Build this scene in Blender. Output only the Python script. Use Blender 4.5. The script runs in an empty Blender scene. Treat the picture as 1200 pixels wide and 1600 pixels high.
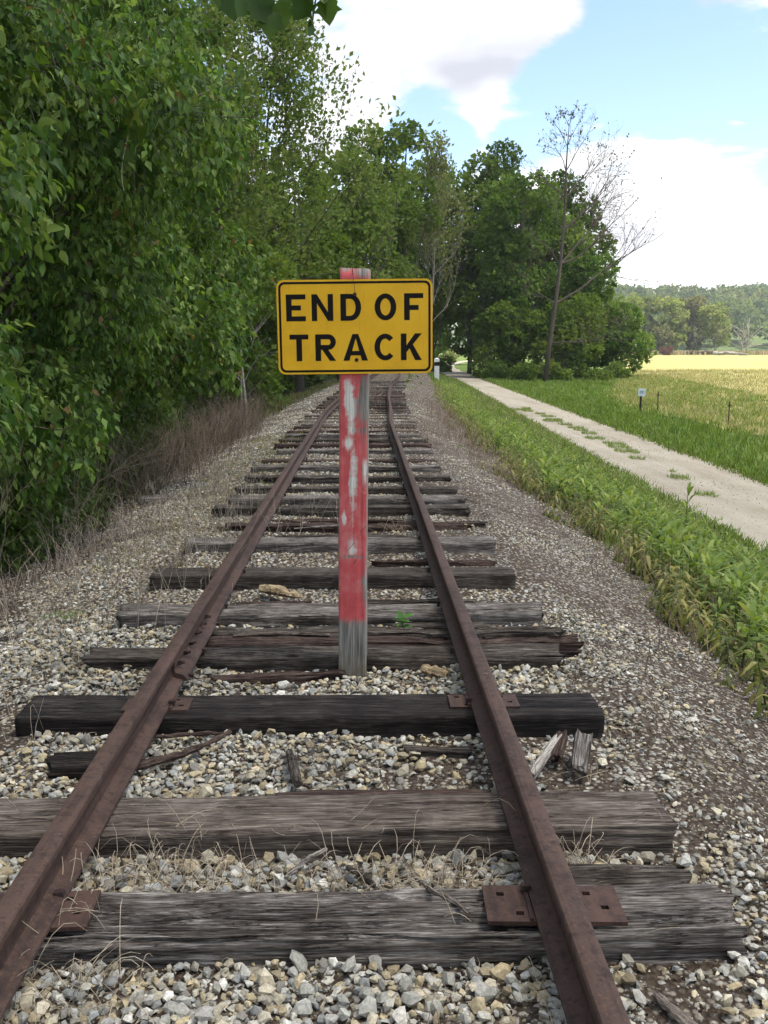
import bpy, bmesh, math
import numpy as np
from mathutils import Vector, Matrix

PI = math.pi
rad = math.radians
SC = bpy.context.scene
COL = SC.collection

# ------------------------------------------------------------------ camera
cam_d = bpy.data.cameras.new('camera')
cam = bpy.data.objects.new('camera', cam_d)
COL.objects.link(cam)
CAM = np.array([0.20, 0.0, 1.626])
cam.location = CAM
cam.rotation_euler = (rad(90 - 10.05), 0, rad(-1.27))
cam_d.sensor_fit = 'VERTICAL'
cam_d.sensor_height = 32.0
cam_d.lens = 32.0 * 1445.0 / 1600.0
cam_d.clip_start = 0.05
cam_d.clip_end = 6000
SC.camera = cam

# ------------------------------------------------------------------ sun direction, sky
SUN = Vector((0.36, -0.10, 0.92)).normalized()
world = bpy.data.worlds.new('World')
SC.world = world
world.use_nodes = True
wt = world.node_tree
wt.nodes.clear()


def wn(t, **kw):
    n = wt.nodes.new(t)
    for k, v in kw.items():
        setattr(n, k, v)
    return n


def build_sky():
    L = wt.links.new
    out = wn('ShaderNodeOutputWorld')
    bg = wn('ShaderNodeBackground')
    bg.inputs[1].default_value = 0.14
    L(bg.outputs[0], out.inputs[0])
    sky = wn('ShaderNodeTexSky')
    sky.sky_type = 'NISHITA'
    sky.sun_disc = False
    sky.sun_elevation = math.asin(SUN.z)
    sky.sun_rotation = math.atan2(SUN.x, SUN.y)
    sky.air_density = 1.0
    sky.dust_density = 0.6
    sky.ozone_density = 0.35
    tc = wn('ShaderNodeTexCoord')
    nrm = wn('ShaderNodeVectorMath', operation='NORMALIZE')
    L(tc.outputs['Generated'], nrm.inputs[0])
    d = nrm.outputs[0]

    def math_(op, a, b=None, c=None):
        n = wn('ShaderNodeMath', operation=op)
        for i, v in enumerate((a, b, c)):
            if v is None:
                continue
            if isinstance(v, (int, float)):
                n.inputs[i].default_value = v
            else:
                L(v, n.inputs[i])
        return n.outputs[0]

    # cloud masses: broad lobes in the sky plus billowing noise
    mp = wn('ShaderNodeMapping')
    mp.inputs['Scale'].default_value = (1.0, 1.0, 2.1)
    mp.inputs['Location'].default_value = (0.35, 0.1, 0.62)
    L(d, mp.inputs[0])
    n1 = wn('ShaderNodeTexNoise')
    n1.inputs['Scale'].default_value = 6.5
    n1.inputs['Detail'].default_value = 8.0
    n1.inputs['Roughness'].default_value = 0.58
    n1.inputs['Distortion'].default_value = 0.25
    L(mp.outputs[0], n1.inputs['Vector'])
    val = math_('MULTIPLY', math_('SUBTRACT', n1.outputs[0], 0.45), 1.9)
    for (v, inner, outer, amp) in SKY_LOBES:
        dp = wn('ShaderNodeVectorMath', operation='DOT_PRODUCT')
        L(d, dp.inputs[0])
        dp.inputs[1].default_value = v
        mr = wn('ShaderNodeMapRange')
        mr.interpolation_type = 'SMOOTHSTEP'
        mr.inputs['From Min'].default_value = math.cos(rad(outer))
        mr.inputs['From Max'].default_value = math.cos(rad(inner))
        mr.inputs['To Min'].default_value = 0.0
        mr.inputs['To Max'].default_value = amp
        L(dp.outputs['Value'], mr.inputs['Value'])
        val = math_('ADD', val, mr.outputs[0])
    mask = wn('ShaderNodeMapRange')
    mask.interpolation_type = 'SMOOTHSTEP'
    mask.inputs['From Min'].default_value = 0.0
    mask.inputs['From Max'].default_value = 0.25
    L(val, mask.inputs['Value'])
    # cloud body brightness: soft grey bellies
    n2 = wn('ShaderNodeTexNoise')
    n2.inputs['Scale'].default_value = 3.4
    n2.inputs['Detail'].default_value = 4.0
    mp2 = wn('ShaderNodeMapping')
    mp2.inputs['Location'].default_value = (3.1, 1.7, 0.4)
    mp2.inputs['Scale'].default_value = (1.0, 1.0, 2.2)
    L(d, mp2.inputs[0])
    L(mp2.outputs[0], n2.inputs['Vector'])
    cr = wn('ShaderNodeValToRGB')
    cr.color_ramp.elements[0].position = 0.33
    cr.color_ramp.elements[0].color = (1.85, 1.92, 2.15, 1)
    cr.color_ramp.elements[1].position = 0.55
    cr.color_ramp.elements[1].color = (3.9, 3.9, 3.9, 1)
    L(n2.outputs[0], cr.inputs[0])
    mix = wn('ShaderNodeMix', data_type='RGBA')
    # sunlight scattered forward makes the clouds round the sun the brightest
    ds = wn('ShaderNodeVectorMath', operation='DOT_PRODUCT')
    L(d, ds.inputs[0])
    ds.inputs[1].default_value = tuple(SUN)
    glow = math_('MULTIPLY', math_('POWER', math_('MAXIMUM', ds.outputs['Value'], 0.0), 3.0), 1.3)
    glow = math_('ADD', glow, 0.82)
    cl = wn('ShaderNodeVectorMath', operation='SCALE')
    L(cr.outputs[0], cl.inputs[0])
    L(glow, cl.inputs['Scale'])
    mi = [s for s in mix.inputs if s.type == 'RGBA']
    L(mask.outputs[0], mix.inputs[0])
    sk = wn('ShaderNodeVectorMath', operation='SCALE')
    L(sky.outputs[0], sk.inputs[0])
    sk.inputs['Scale'].default_value = 0.54
    L(sk.outputs[0], mi[0])
    L(cl.outputs[0], mi[1])
    L([s for s in mix.outputs if s.type == 'RGBA'][0], bg.inputs[0])


# direction, inner deg, outer deg, amount
SKY_LOBES = [
    ((0.05, 0.958, 0.283), 3.0, 9.0, 0.20),      # big cloud above the trees
    ((0.279, 0.956, 0.085), 3.0, 9.0, 0.22),     # low bank over the field
    ((0.42, 0.90, 0.09), 3.0, 9.0, 0.20),
    ((0.250, 0.925, 0.285), 1.5, 6.5, -0.24),    # blue gap
    ((0.350, 0.908, 0.230), 1.5, 6.5, -0.20),
    ((0.170, 0.940, 0.225), 0.5, 3.5, -0.26),
    ((0.066, 0.975, 0.213), 0.3, 3.2, -0.42),
    ((0.171, 0.934, 0.325), 0.5, 3.0, 0.30),
]
SKY_LOBES = [(tuple(Vector(v).normalized()), a, b, c) for v, a, b, c in SKY_LOBES]
build_sky()

sun_d = bpy.data.lights.new('sun', 'SUN')
sun_d.energy = 3.05
sun_d.angle = rad(8.0)
sun_d.color = (1.0, 0.95, 0.86)
sun = bpy.data.objects.new('sun', sun_d)
COL.objects.link(sun)
sun.location = (60, -100, 200)
sun.rotation_euler = SUN.to_track_quat('Z', 'Y').to_euler()

vs = SC.view_settings
vs.view_transform = 'Standard'
vs.look = 'None'
vs.exposure = 1.85
vs.gamma = 1.0
vs.use_curve_mapping = False
SC.cycles.use_denoising = True
SC.cycles.denoising_prefilter = 'NONE'
SC.cycles.use_adaptive_sampling = True
SC.cycles.adaptive_threshold = 0.02
SC.cycles.max_bounces = 8
SC.cycles.diffuse_bounces = 4
SC.cycles.sample_clamp_indirect = 8.0

# ------------------------------------------------------------------ helpers


def rng(seed):
    return np.random.default_rng(seed)


def _hash(ix, iy, seed):
    h = (ix.astype(np.int64) * 374761393 + iy.astype(np.int64) * 668265263 + seed * 144269) & 0x7fffffff
    h = ((h ^ (h >> 13)) * 1274126177) & 0x7fffffff
    return ((h ^ (h >> 16)) & 0xffff) / 65535.0


def vnoise(x, y, seed=0):
    x = np.asarray(x, float); y = np.asarray(y, float)
    x, y = np.broadcast_arrays(x, y)
    ix = np.floor(x); iy = np.floor(y)
    fx = x - ix; fy = y - iy
    fx = fx * fx * (3 - 2 * fx); fy = fy * fy * (3 - 2 * fy)
    a = _hash(ix, iy, seed); b = _hash(ix + 1, iy, seed)
    c = _hash(ix, iy + 1, seed); e = _hash(ix + 1, iy + 1, seed)
    return (a * (1 - fx) + b * fx) * (1 - fy) + (c * (1 - fx) + e * fx) * fy


def fbm(x, y, seed=0, oct=3):
    v = 0; a = 0.5; t = 0
    for k in range(oct):
        v = v + a * vnoise(np.asarray(x) * 2 ** k, np.asarray(y) * 2 ** k, seed + 17 * k)
        t += a; a *= 0.5
    return v / t


class Buf:
    """collects vertices, faces and one colour per vertex"""

    def __init__(self):
        self.v = []; self.f = {}; self.c = []; self.n = 0

    def add(self, verts, faces, col=None):
        verts = np.asarray(verts, float).reshape(-1, 3)
        if isinstance(faces, np.ndarray):
            groups = {faces.shape[1]: faces}
        else:
            groups = {}
            for fc in faces:
                groups.setdefault(len(fc), []).append(fc)
        for k, g in groups.items():
            self.f.setdefault(k, []).append(np.asarray(g, np.int64) + self.n)
        if col is None:
            col = np.ones((len(verts), 3))
        col = np.asarray(col, float)
        if col.ndim == 1:
            col = np.tile(col, (len(verts), 1))
        self.v.append(verts); self.c.append(col); self.n += len(verts)
        return self

    def mesh(self, name, mat=None, smooth=False, colour=True):
        me = bpy.data.meshes.new(name)
        v = np.concatenate(self.v) if self.v else np.zeros((0, 3))
        me.vertices.add(len(v))
        me.vertices.foreach_set('co', v.astype(np.float32).ravel())
        loops = []; starts = []; tot = 0
        for k, gs in self.f.items():
            g = np.concatenate(gs)
            loops.append(g.ravel())
            starts.append(tot + np.arange(len(g)) * k)
            tot += g.size
        if tot:
            lp = np.concatenate(loops).astype(np.int32)
            st = np.concatenate(starts).astype(np.int32)
            me.loops.add(len(lp))
            me.loops.foreach_set('vertex_index', lp)
            me.polygons.add(len(st))
            me.polygons.foreach_set('loop_start', st)
            me.polygons.foreach_set('use_smooth', np.full(len(st), smooth))
        if colour and self.c:
            a = me.attributes.new('col', 'FLOAT_COLOR', 'POINT')
            c = np.concatenate(self.c)
            c4 = np.concatenate([c, np.ones((len(c), 1))], 1)
            a.data.foreach_set('color', c4.astype(np.float32).ravel())
        me.update(calc_edges=True)
        if mat:
            me.materials.append(mat)
        return me


def link(name, me, parent=None, loc=None, rot=None):
    o = bpy.data.objects.new(name, me)
    COL.objects.link(o)
    if parent is not None:
        o.parent = parent
    if loc is not None:
        o.location = loc
    if rot is not None:
        o.rotation_euler = rot
    return o


def tag(o, label=None, cat=None, group=None, kind=None):
    if label: o['label'] = label
    if cat: o['category'] = cat
    if group: o['group'] = group
    if kind: o['kind'] = kind
    return o


def thing(name, label, cat, loc=(0, 0, 0), group=None, rot=None):
    return tag(link(name, None, None, loc, rot), label, cat, group)


def box(b, lo, hi, col=None):
    x0, y0, z0 = lo; x1, y1, z1 = hi
    v = [(x0, y0, z0), (x1, y0, z0), (x1, y1, z0), (x0, y1, z0), (x0, y0, z1), (x1, y0, z1), (x1, y1, z1), (x0, y1, z1)]
    f = [(0, 3, 2, 1), (4, 5, 6, 7), (0, 1, 5, 4), (1, 2, 6, 5), (2, 3, 7, 6), (3, 0, 4, 7)]
    return b.add(v, f, col)


def norm(a):
    a = np.asarray(a, float)
    return a / np.maximum(np.linalg.norm(a, axis=-1, keepdims=True), 1e-9)


def tube(b, path, radii, sides=5, col=(1, 1, 1), cap=True):
    p = np.asarray(path, float)
    n = len(p)
    r = np.broadcast_to(np.asarray(radii, float), (n,))
    t = norm(np.gradient(p, axis=0))
    ref = np.array([0, 0, 1.0]) if abs(t[0][2]) < 0.9 else np.array([1.0, 0, 0])
    a = norm(np.cross(t, ref)); c = np.cross(t, a)
    th = np.arange(sides) / sides * 2 * PI
    ring = p[:, None, :] + r[:, None, None] * (np.cos(th)[None, :, None] * a[:, None, :] + np.sin(th)[None, :, None] * c[:, None, :])
    i = np.arange(n - 1)[:, None] * sides; j = np.arange(sides)[None, :]; j2 = (j + 1) % sides
    q = np.stack([i + j, i + j2, i + sides + j2, i + sides + j], -1).reshape(-1, 4)
    base = b.n
    b.add(ring.reshape(-1, 3), q, col)
    if cap and sides > 2:
        b.f.setdefault(sides, []).append(np.array([[base + k for k in range(sides)][::-1], [base + (n - 1) * sides + k for k in range(sides)]], np.int64))
    return b


def stamp(b, tv, tf, pos, ax, ay, az, scale, cols):
    """many copies of a template: tv (T,3), tf (F,k); per copy a frame and colour"""
    n = len(pos)
    if n == 0:
        return
    T = len(tv)
    s = np.asarray(scale, float)
    if s.ndim == 1:
        s = np.repeat(s[:, None], 3, 1)
    lv = tv[None, :, :] * s[:, None, :] if tv.ndim == 2 else tv * s[:, None, :]
    v = pos[:, None, :] + lv[:, :, 0:1] * ax[:, None, :] + lv[:, :, 1:2] * ay[:, None, :] + lv[:, :, 2:3] * az[:, None, :]
    f = (tf[None] + (np.arange(n) * T)[:, None, None]).reshape(-1, tf.shape[1])
    b.add(v.reshape(-1, 3), f, np.repeat(cols, T, 0))


def frame(d, R, up=0.6, spread=0.6):
    """axes for leaves pointing along d with normals tending upward"""
    d = norm(d)
    n = np.zeros_like(d); n[:, 2] = up
    n = n + R.normal(0, spread, d.shape)
    x = norm(np.cross(d, n)); z = np.cross(x, d)
    return x, d, z


# ------------------------------------------------------------------ materials
def mat_new(name):
    m = bpy.data.materials.new(name)
    m.use_nodes = True
    nt = m.node_tree
    nt.nodes.clear()
    out = nt.nodes.new('ShaderNodeOutputMaterial')
    return m, nt, out


class NT:
    def __init__(self, name):
        self.m, self.t, self.out = mat_new(name)

    def n(self, typ, ins=None, **kw):
        nd = self.t.nodes.new(typ)
        for k, v in kw.items():
            setattr(nd, k, v)
        for k, v in (ins or {}).items():
            if hasattr(v, 'is_output') or isinstance(v, bpy.types.NodeSocket):
                self.t.links.new(v, nd.inputs[k])
            else:
                nd.inputs[k].default_value = v
        return nd

    def coord(self, which='Object', scale=(1, 1, 1), loc=(0, 0, 0)):
        if which == 'World':
            src = self.n('ShaderNodeNewGeometry').outputs['Position']
        else:
            src = self.n('ShaderNodeTexCoord').outputs[which]
        return self.n('ShaderNodeMapping', {'Vector': src, 'Scale': scale, 'Location': loc}).outputs[0]

    def noise(self, vec, scale, detail=4, rough=0.55, dist=0.0):
        return self.n('ShaderNodeTexNoise', {'Vector': vec, 'Scale': scale, 'Detail': detail, 'Roughness': rough, 'Distortion': dist}).outputs[0]

    def ramp(self, fac, stops):
        nd = self.n('ShaderNodeValToRGB', {'Fac': fac})
        el = nd.color_ramp.elements
        while len(el) < len(stops):
            el.new(0.5)
        for e, (p, c) in zip(el, stops):
            e.position = p
            e.color = (*c, 1) if len(c) == 3 else c
        return nd.outputs[0]

    def mix(self, f, a, b, mode='MIX'):
        return self.n('ShaderNodeMix', {'Factor': f, 'A': a if not isinstance(a, tuple) else (*a, 1), 'B': b if not isinstance(b, tuple) else (*b, 1)}, data_type='RGBA', blend_type=mode)

    def math(self, op, a, b=0.0, clamp=False):
        return self.n('ShaderNodeMath', {0: a, 1: b}, operation=op, use_clamp=clamp).outputs[0]

    def smooth(self, v, lo, hi, a=0.0, b=1.0):
        return self.n('ShaderNodeMapRange', {'Value': v, 'From Min': lo, 'From Max': hi, 'To Min': a, 'To Max': b}, interpolation_type='SMOOTHSTEP').outputs[0]

    def bump(self, h, strength=0.5, dist=0.01, normal=None):
        ins = {'Height': h, 'Strength': strength, 'Distance': dist}
        if normal is not None:
            ins['Normal'] = normal
        return self.n('ShaderNodeBump', ins).outputs[0]

    def principled(self, col, rough=0.8, spec=0.3, metal=0.0, normal=None):
        ins = {'Base Color': col if not isinstance(col, tuple) else (*col, 1), 'Roughness': rough, 'Specular IOR Level': spec, 'Metallic': metal}
        if normal is not None:
            ins['Normal'] = normal
        return self.n('ShaderNodeBsdfPrincipled', ins).outputs[0]

    def finish(self, sh):
        self.t.links.new(sh, self.out.inputs['Surface'])
        return self.m


def rsock(mixnode):
    return [s for s in mixnode.outputs if s.type == 'RGBA'][0]


def mixc(t, f, a, b, mode='MIX'):
    """colour mix that addresses the right sockets"""
    nd = t.t.nodes.new('ShaderNodeMix')
    nd.data_type = 'RGBA'; nd.blend_type = mode
    fi, ai, bi = nd.inputs[0], nd.inputs[6], nd.inputs[7]
    for s, v in ((fi, f), (ai, a), (bi, b)):
        if isinstance(v, bpy.types.NodeSocket):
            t.t.links.new(v, s)
        elif isinstance(v, tuple):
            s.default_value = (*v, 1)
        else:
            s.default_value = v
    return nd.outputs[2]


def m_leaf(name, transl=0.40, rough=0.55, spec=0.22):
    t = NT(name)
    c = t.n('ShaderNodeAttribute', attribute_name='col').outputs['Color']
    p = t.principled(c, rough, spec)
    hs = t.n('ShaderNodeHueSaturation', {'Hue': 0.485, 'Saturation': 1.1, 'Value': 1.5, 'Color': c}).outputs[0]
    tr = t.n('ShaderNodeBsdfTranslucent', {'Color': hs}).outputs[0]
    mx = t.n('ShaderNodeMixShader', {0: transl, 1: p, 2: tr}).outputs[0]
    return t.finish(mx)


def m_attr(name, rough=0.85, spec=0.25, bscale=0.0, bdist=0.003, var=0.25):
    t = NT(name)
    c = t.n('ShaderNodeAttribute', attribute_name='col').outputs['Color']
    co = t.coord('World')
    nz = t.noise(co, bscale or 60.0, 5, 0.6)
    v = t.smooth(nz, 0.25, 0.75, 1.0 - var, 1.0 + var)
    c2 = mixc(t, 1.0, c, t.n('ShaderNodeCombineColor', {0: v, 1: v, 2: v}).outputs[0], 'MULTIPLY')
    nb = t.bump(nz, 0.6, bdist) if bscale else None
    return t.finish(t.principled(c2, rough, spec, 0, nb))


def m_wood(name, dark, mid, light, rough=0.9, grain=1.0):
    """weathered timber, grain along local X"""
    t = NT(name)
    ri = t.n('ShaderNodeObjectInfo').outputs['Random']
    off = t.n('ShaderNodeCombineXYZ', {0: t.math('MULTIPLY', ri, 37.0), 1: t.math('MULTIPLY', ri, 11.0), 2: ri}).outputs[0]
    src = t.n('ShaderNodeVectorMath', {0: t.n('ShaderNodeTexCoord').outputs['Object'], 1: off}, operation='ADD').outputs[0]
    g1 = t.n('ShaderNodeMapping', {'Vector': src, 'Scale': (3.0, 80, 80)}).outputs[0]
    g2 = t.n('ShaderNodeMapping', {'Vector': src, 'Scale': (11, 230, 230)}).outputs[0]
    n1 = t.noise(g1, 1.0, 6, 0.65, 0.6)
    n2 = t.noise(g2, 1.0, 3, 0.6)
    n3 = t.noise(src, 4.0, 5, 0.6)
    n4 = t.noise(src, 14.0, 4, 0.6)
    k = t.math('ADD', t.math('MULTIPLY', n1, 0.36), t.math('ADD', t.math('MULTIPLY', n2, 0.42), t.math('MULTIPLY', n3, 0.22)))
    c = t.ramp(k, [(0.39, dark), (0.50, mid), (0.61, light)])
    n6 = t.noise(t.n('ShaderNodeMapping', {'Vector': src, 'Scale': (9, 420, 420)}).outputs[0], 1.0, 2, 0.6)
    c = mixc(t, t.smooth(n6, 0.55, 0.68, 0, 0.55), c, tuple(0.6 * q for q in dark))
    blot = t.smooth(n4, 0.45, 0.75)
    c = mixc(t, t.math('MULTIPLY', blot, 0.45), c, dark)
    g5 = t.n('ShaderNodeMapping', {'Vector': src, 'Scale': (1.3, 34, 34)}).outputs[0]
    n5 = t.noise(g5, 1.0, 5, 0.7, 0.9)
    ck = t.smooth(t.math('ABSOLUTE', t.math('SUBTRACT', n5, 0.5)), 0.0, 0.022, 1.0, 0.0)
    ck = t.math('MULTIPLY', ck, t.smooth(t.noise(src, 2.6, 3), 0.38, 0.58))
    c = mixc(t, t.math('MULTIPLY', ck, 0.85), c, tuple(0.45 * q for q in dark))
    nb = t.bump(n1, 0.9, 0.007 * grain)
    nb = t.bump(n2, 0.7, 0.003 * grain, nb)
    nb = t.bump(t.math('SUBTRACT', 1.0, ck), 0.8, 0.008 * grain, nb)
    return t.finish(t.principled(c, rough, 0.2, 0, nb))


def m_rust(name, top=(0.066, 0.040, 0.031), dark=(0.024, 0.0150, 0.0125), hot=(0.12, 0.062, 0.034)):
    t = NT(name)
    co = t.coord('World')
    n1 = t.noise(co, 9.0, 6, 0.6)
    n2 = t.noise(co, 90.0, 4, 0.65)
    n3 = t.noise(t.coord('World', (20, 1.2, 20)), 1.0, 4, 0.55)
    c = t.ramp(t.math('ADD', t.math('MULTIPLY', n1, 0.5), t.math('MULTIPLY', n3, 0.5)), [(0.36, dark), (0.52, top), (0.68, (top[0] * 1.25, top[1] * 1.2, top[2] * 1.2))])
    c = mixc(t, t.smooth(n2, 0.52, 0.72, 0, 0.7), c, hot)
    c = mixc(t, t.smooth(t.noise(co, 34.0, 5, 0.7), 0.5, 0.66, 0, 0.75), c, dark)
    c = mixc(t, t.smooth(t.noise(co, 26.0, 3), 0.66, 0.78, 0, 0.35), c, (0.2, 0.16, 0.14))
    nb = t.bump(n2, 0.5, 0.0015)
    return t.finish(t.principled(c, 0.72, 0.22, 0.0, nb))


M = {}
M['leaf'] = m_leaf('leaf')
M['leaf_far'] = m_leaf('leaf_far', 0.42, 0.7, 0.12)
M['grass'] = m_leaf('grass_blade', 0.35, 0.6, 0.2)
M['dry'] = m_attr('dry_stem', 0.9, 0.15)
M['bark'] = m_attr('bark', 0.95, 0.15, 25.0, 0.01, 0.4)
M['stone'] = m_attr('stone', 0.85, 0.3, 120.0, 0.002, 0.28)
M['wood_grey'] = m_wood('wood_grey', (0.026, 0.018, 0.014), (0.135, 0.116, 0.100), (0.37, 0.34, 0.305))
M['wood_brown'] = m_wood('wood_brown', (0.028, 0.019, 0.014), (0.118, 0.094, 0.076), (0.27, 0.23, 0.19))
M['wood_black'] = m_wood('wood_black', (0.006, 0.005, 0.005), (0.018, 0.014, 0.012), (0.075, 0.062, 0.052))
M['wood_dark'] = m_wood('wood_dark', (0.016, 0.011, 0.008), (0.062, 0.050, 0.040), (0.18, 0.155, 0.13))
M['wood_red'] = m_wood('wood_red', (0.020, 0.012, 0.010), (0.065, 0.042, 0.033), (0.13, 0.095, 0.075))
M['wood_pale'] = m_wood('wood_pale', (0.12, 0.10, 0.08), (0.30, 0.27, 0.23), (0.50, 0.46, 0.40))
M['wood_tan'] = m_wood('wood_tan', (0.10, 0.07, 0.04), (0.34, 0.25, 0.14), (0.52, 0.42, 0.28))
M['rust'] = m_rust('rust')
M['rust_plate'] = m_rust('rust_plate', (0.068, 0.039, 0.030), (0.030, 0.018, 0.015), (0.105, 0.055, 0.033))
M['rust_dark'] = m_rust('rust_dark', (0.05, 0.03, 0.026), (0.022, 0.015, 0.014), (0.09, 0.045, 0.03))


def m_flat(name, col, rough=0.5, spec=0.4, nscale=0, nvar=0.1):
    t = NT(name)
    c = col
    if nscale:
        nz = t.noise(t.coord('Object'), nscale, 5, 0.6)
        c = mixc(t, t.smooth(nz, 0.35, 0.75, 0, 1), tuple(x * (1 - nvar) for x in col), tuple(min(1, x * (1 + nvar)) for x in col))
    return t.finish(t.principled(c, rough, spec))




def m_sign():
    t = NT('sign_yellow')
    co = t.coord('Object')
    big = t.noise(co, 6.0, 5, 0.6)
    run = t.noise(t.coord('Object', (70, 70, 4)), 1.0, 4, 0.6)
    fine = t.noise(co, 160.0, 3, 0.6)
    c = t.ramp(big, [(0.3, (0.68, 0.36, 0.010)), (0.55, (0.78, 0.42, 0.011)), (0.8, (0.79, 0.45, 0.03))])
    c = mixc(t, t.smooth(run, 0.56, 0.78, 0, 0.30), c, (0.38, 0.21, 0.03))
    c = mixc(t, t.smooth(fine, 0.66, 0.74, 0, 0.5), c, (0.36, 0.22, 0.05))
    return t.finish(t.principled(c, t.smooth(big, 0.3, 0.7, 0.4, 0.6), 0.3))


M['sign_yellow'] = m_sign()
M['sign_black'] = m_flat('sign_black', (0.010, 0.008, 0.007), 0.6, 0.12)
M['sign_edge'] = m_flat('sign_edge', (0.42, 0.36, 0.22), 0.5, 0.4)
M['white_paint'] = m_flat('white_paint', (0.62, 0.62, 0.58), 0.7, 0.3, 8.0, 0.15)
M['bluewhite'] = m_flat('bluewhite', (0.50, 0.58, 0.66), 0.6, 0.3, 20.0, 0.2)


def m_post():
    """red paint flaking from a weathered square post; local z up from the ground"""
    t = NT('post_paint')
    src = t.n('ShaderNodeTexCoord').outputs['Object']
    sx = t.n('ShaderNodeSeparateXYZ', {0: src})
    X, Y, Z = sx.outputs[0], sx.outputs[1], sx.outputs[2]
    g1 = t.noise(t.n('ShaderNodeMapping', {'Vector': src, 'Scale': (95, 95, 3)}).outputs[0], 1.0, 5, 0.6, 0.3)
    g2 = t.noise(t.n('ShaderNodeMapping', {'Vector': src, 'Scale': (300, 300, 9)}).outputs[0], 1.0, 3, 0.6)
    blob = t.noise(src, 20.0, 5, 0.65)
    wood = t.ramp(t.math('ADD', t.math('MULTIPLY', g1, 0.7), t.math('MULTIPLY', g2, 0.3)), [(0.34, (0.055, 0.052, 0.046)), (0.5, (0.20, 0.19, 0.165)), (0.68, (0.36, 0.35, 0.31))])
    moss = t.smooth(Z, 0.0, 0.22, 0.55, 0.0)
    wood = mixc(t, t.math('MULTIPLY', moss, t.smooth(blob, 0.35, 0.6)), wood, (0.13, 0.10, 0.045))
    red = t.ramp(t.noise(src, 7.0, 5, 0.6), [(0.30, (0.42, 0.060, 0.058)), (0.50, (0.54, 0.085, 0.088)), (0.70, (0.56, 0.20, 0.19))])
    red = mixc(t, t.smooth(g2, 0.5, 0.8, 0, 0.45), red, (0.36, 0.16, 0.13))
    white = t.ramp(g1, [(0.35, (0.44, 0.42, 0.37)), (0.6, (0.72, 0.70, 0.64))])
    wob = t.math('MULTIPLY', t.math('SUBTRACT', blob, 0.5), 2.6)
    wob = t.math('ADD', wob, t.math('MULTIPLY', t.math('SUBTRACT', g1, 0.5), 2.2))

    def ell(cx, cz, rx, rz, soft=0.35):
        a = t.math('DIVIDE', t.math('SUBTRACT', X, cx), rx)
        b = t.math('DIVIDE', t.math('SUBTRACT', Z, cz), rz)
        d = t.math('SQRT', t.math('ADD', t.math('MULTIPLY', a, a), t.math('MULTIPLY', b, b)))
        d = t.math('ADD', d, wob)
        return t.smooth(d, 1.25 + soft, .75 - soft)

    wmask = None
    for e in POST_WHITE:
        k = ell(*e)
        wmask = k if wmask is None else t.math('MAXIMUM', wmask, k)
    c = mixc(t, wmask, red, white)
    bare = None
    for e in POST_BARE:
        k = ell(*e)
        bare = k if bare is None else t.math('MAXIMUM', bare, k)
    low = t.smooth(t.math('ADD', Z, t.math('MULTIPLY', wob, 0.035)), 0.335, 0.285)
    bare = t.math('MAXIMUM', bare, low)
    # bare streaks on arrises
    edge = t.smooth(t.math('ADD', t.math('ABSOLUTE', X), t.math('MULTIPLY', wob, 0.006)), 0.066, 0.073)
    bare = t.math('MAXIMUM', bare, t.math('MULTIPLY', edge, 0.85))
    bare = t.math('MAXIMUM', bare, t.smooth(g1, 0.68, 0.76, 0, 0.7))
    c = mixc(t, bare, c, wood)
    # diagonal scrapes
    for (ox, oz) in ((0.012, 0.735), (0.032, 0.775), (-0.01, 0.60)):
        s = t.math('ABSOLUTE', t.math('SUBTRACT', t.math('SUBTRACT', Z, oz), t.math('MULTIPLY', t.math('SUBTRACT', X, ox), 1.25)))
        s = t.smooth(t.math('ADD', s, t.math('MULTIPLY', t.math('ABSOLUTE', t.math('SUBTRACT', X, ox)), 0.04)), 0.0055, 0.002, 0, 0.85)
        s = t.math('MULTIPLY', s, t.smooth(t.math('ABSOLUTE', t.math('SUBTRACT', X, ox)), 0.05, 0.03))
        s = t.math('MULTIPLY', s, t.smooth(blob, 0.42, 0.55))
        c = mixc(t, s, c, (0.10, 0.02, 0.02))
    nb = t.bump(g1, 0.7, 0.004)
    nb = t.bump(t.math('SUBTRACT', 1.0, bare), 0.4, 0.001, nb)
    return t.finish(t.principled(c, 0.72, 0.3, 0, nb))


POST_WHITE = [(-0.022, 1.47, 0.028, 0.09, 0.25), (-0.010, 1.40, 0.022, 0.10, 0.3), (-0.026, 1.245, 0.022, 0.035, 0.4), (0.0, 1.06, 0.017, 0.15, 0.3),
              (-0.045, 0.865, 0.010, 0.028, 0.3), (0.0, 0.70, 0.020, 0.035, 0.5), (0.062, 1.10, 0.012, 0.06, 0.4), (-0.01, 2.03, 0.01, 0.012, 0.3)]
POST_BARE = [(0.058, 1.45, 0.040, 0.15, 0.35), (0.045, 2.10, 0.05, 0.03, 0.4), (-0.04, 2.11, 0.03, 0.012, 0.4), (0.07, 0.50, 0.018, 0.10, 0.4), (0.0, 0.655, 0.05, 0.008, 0.5)]
M['post'] = m_post()


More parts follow.
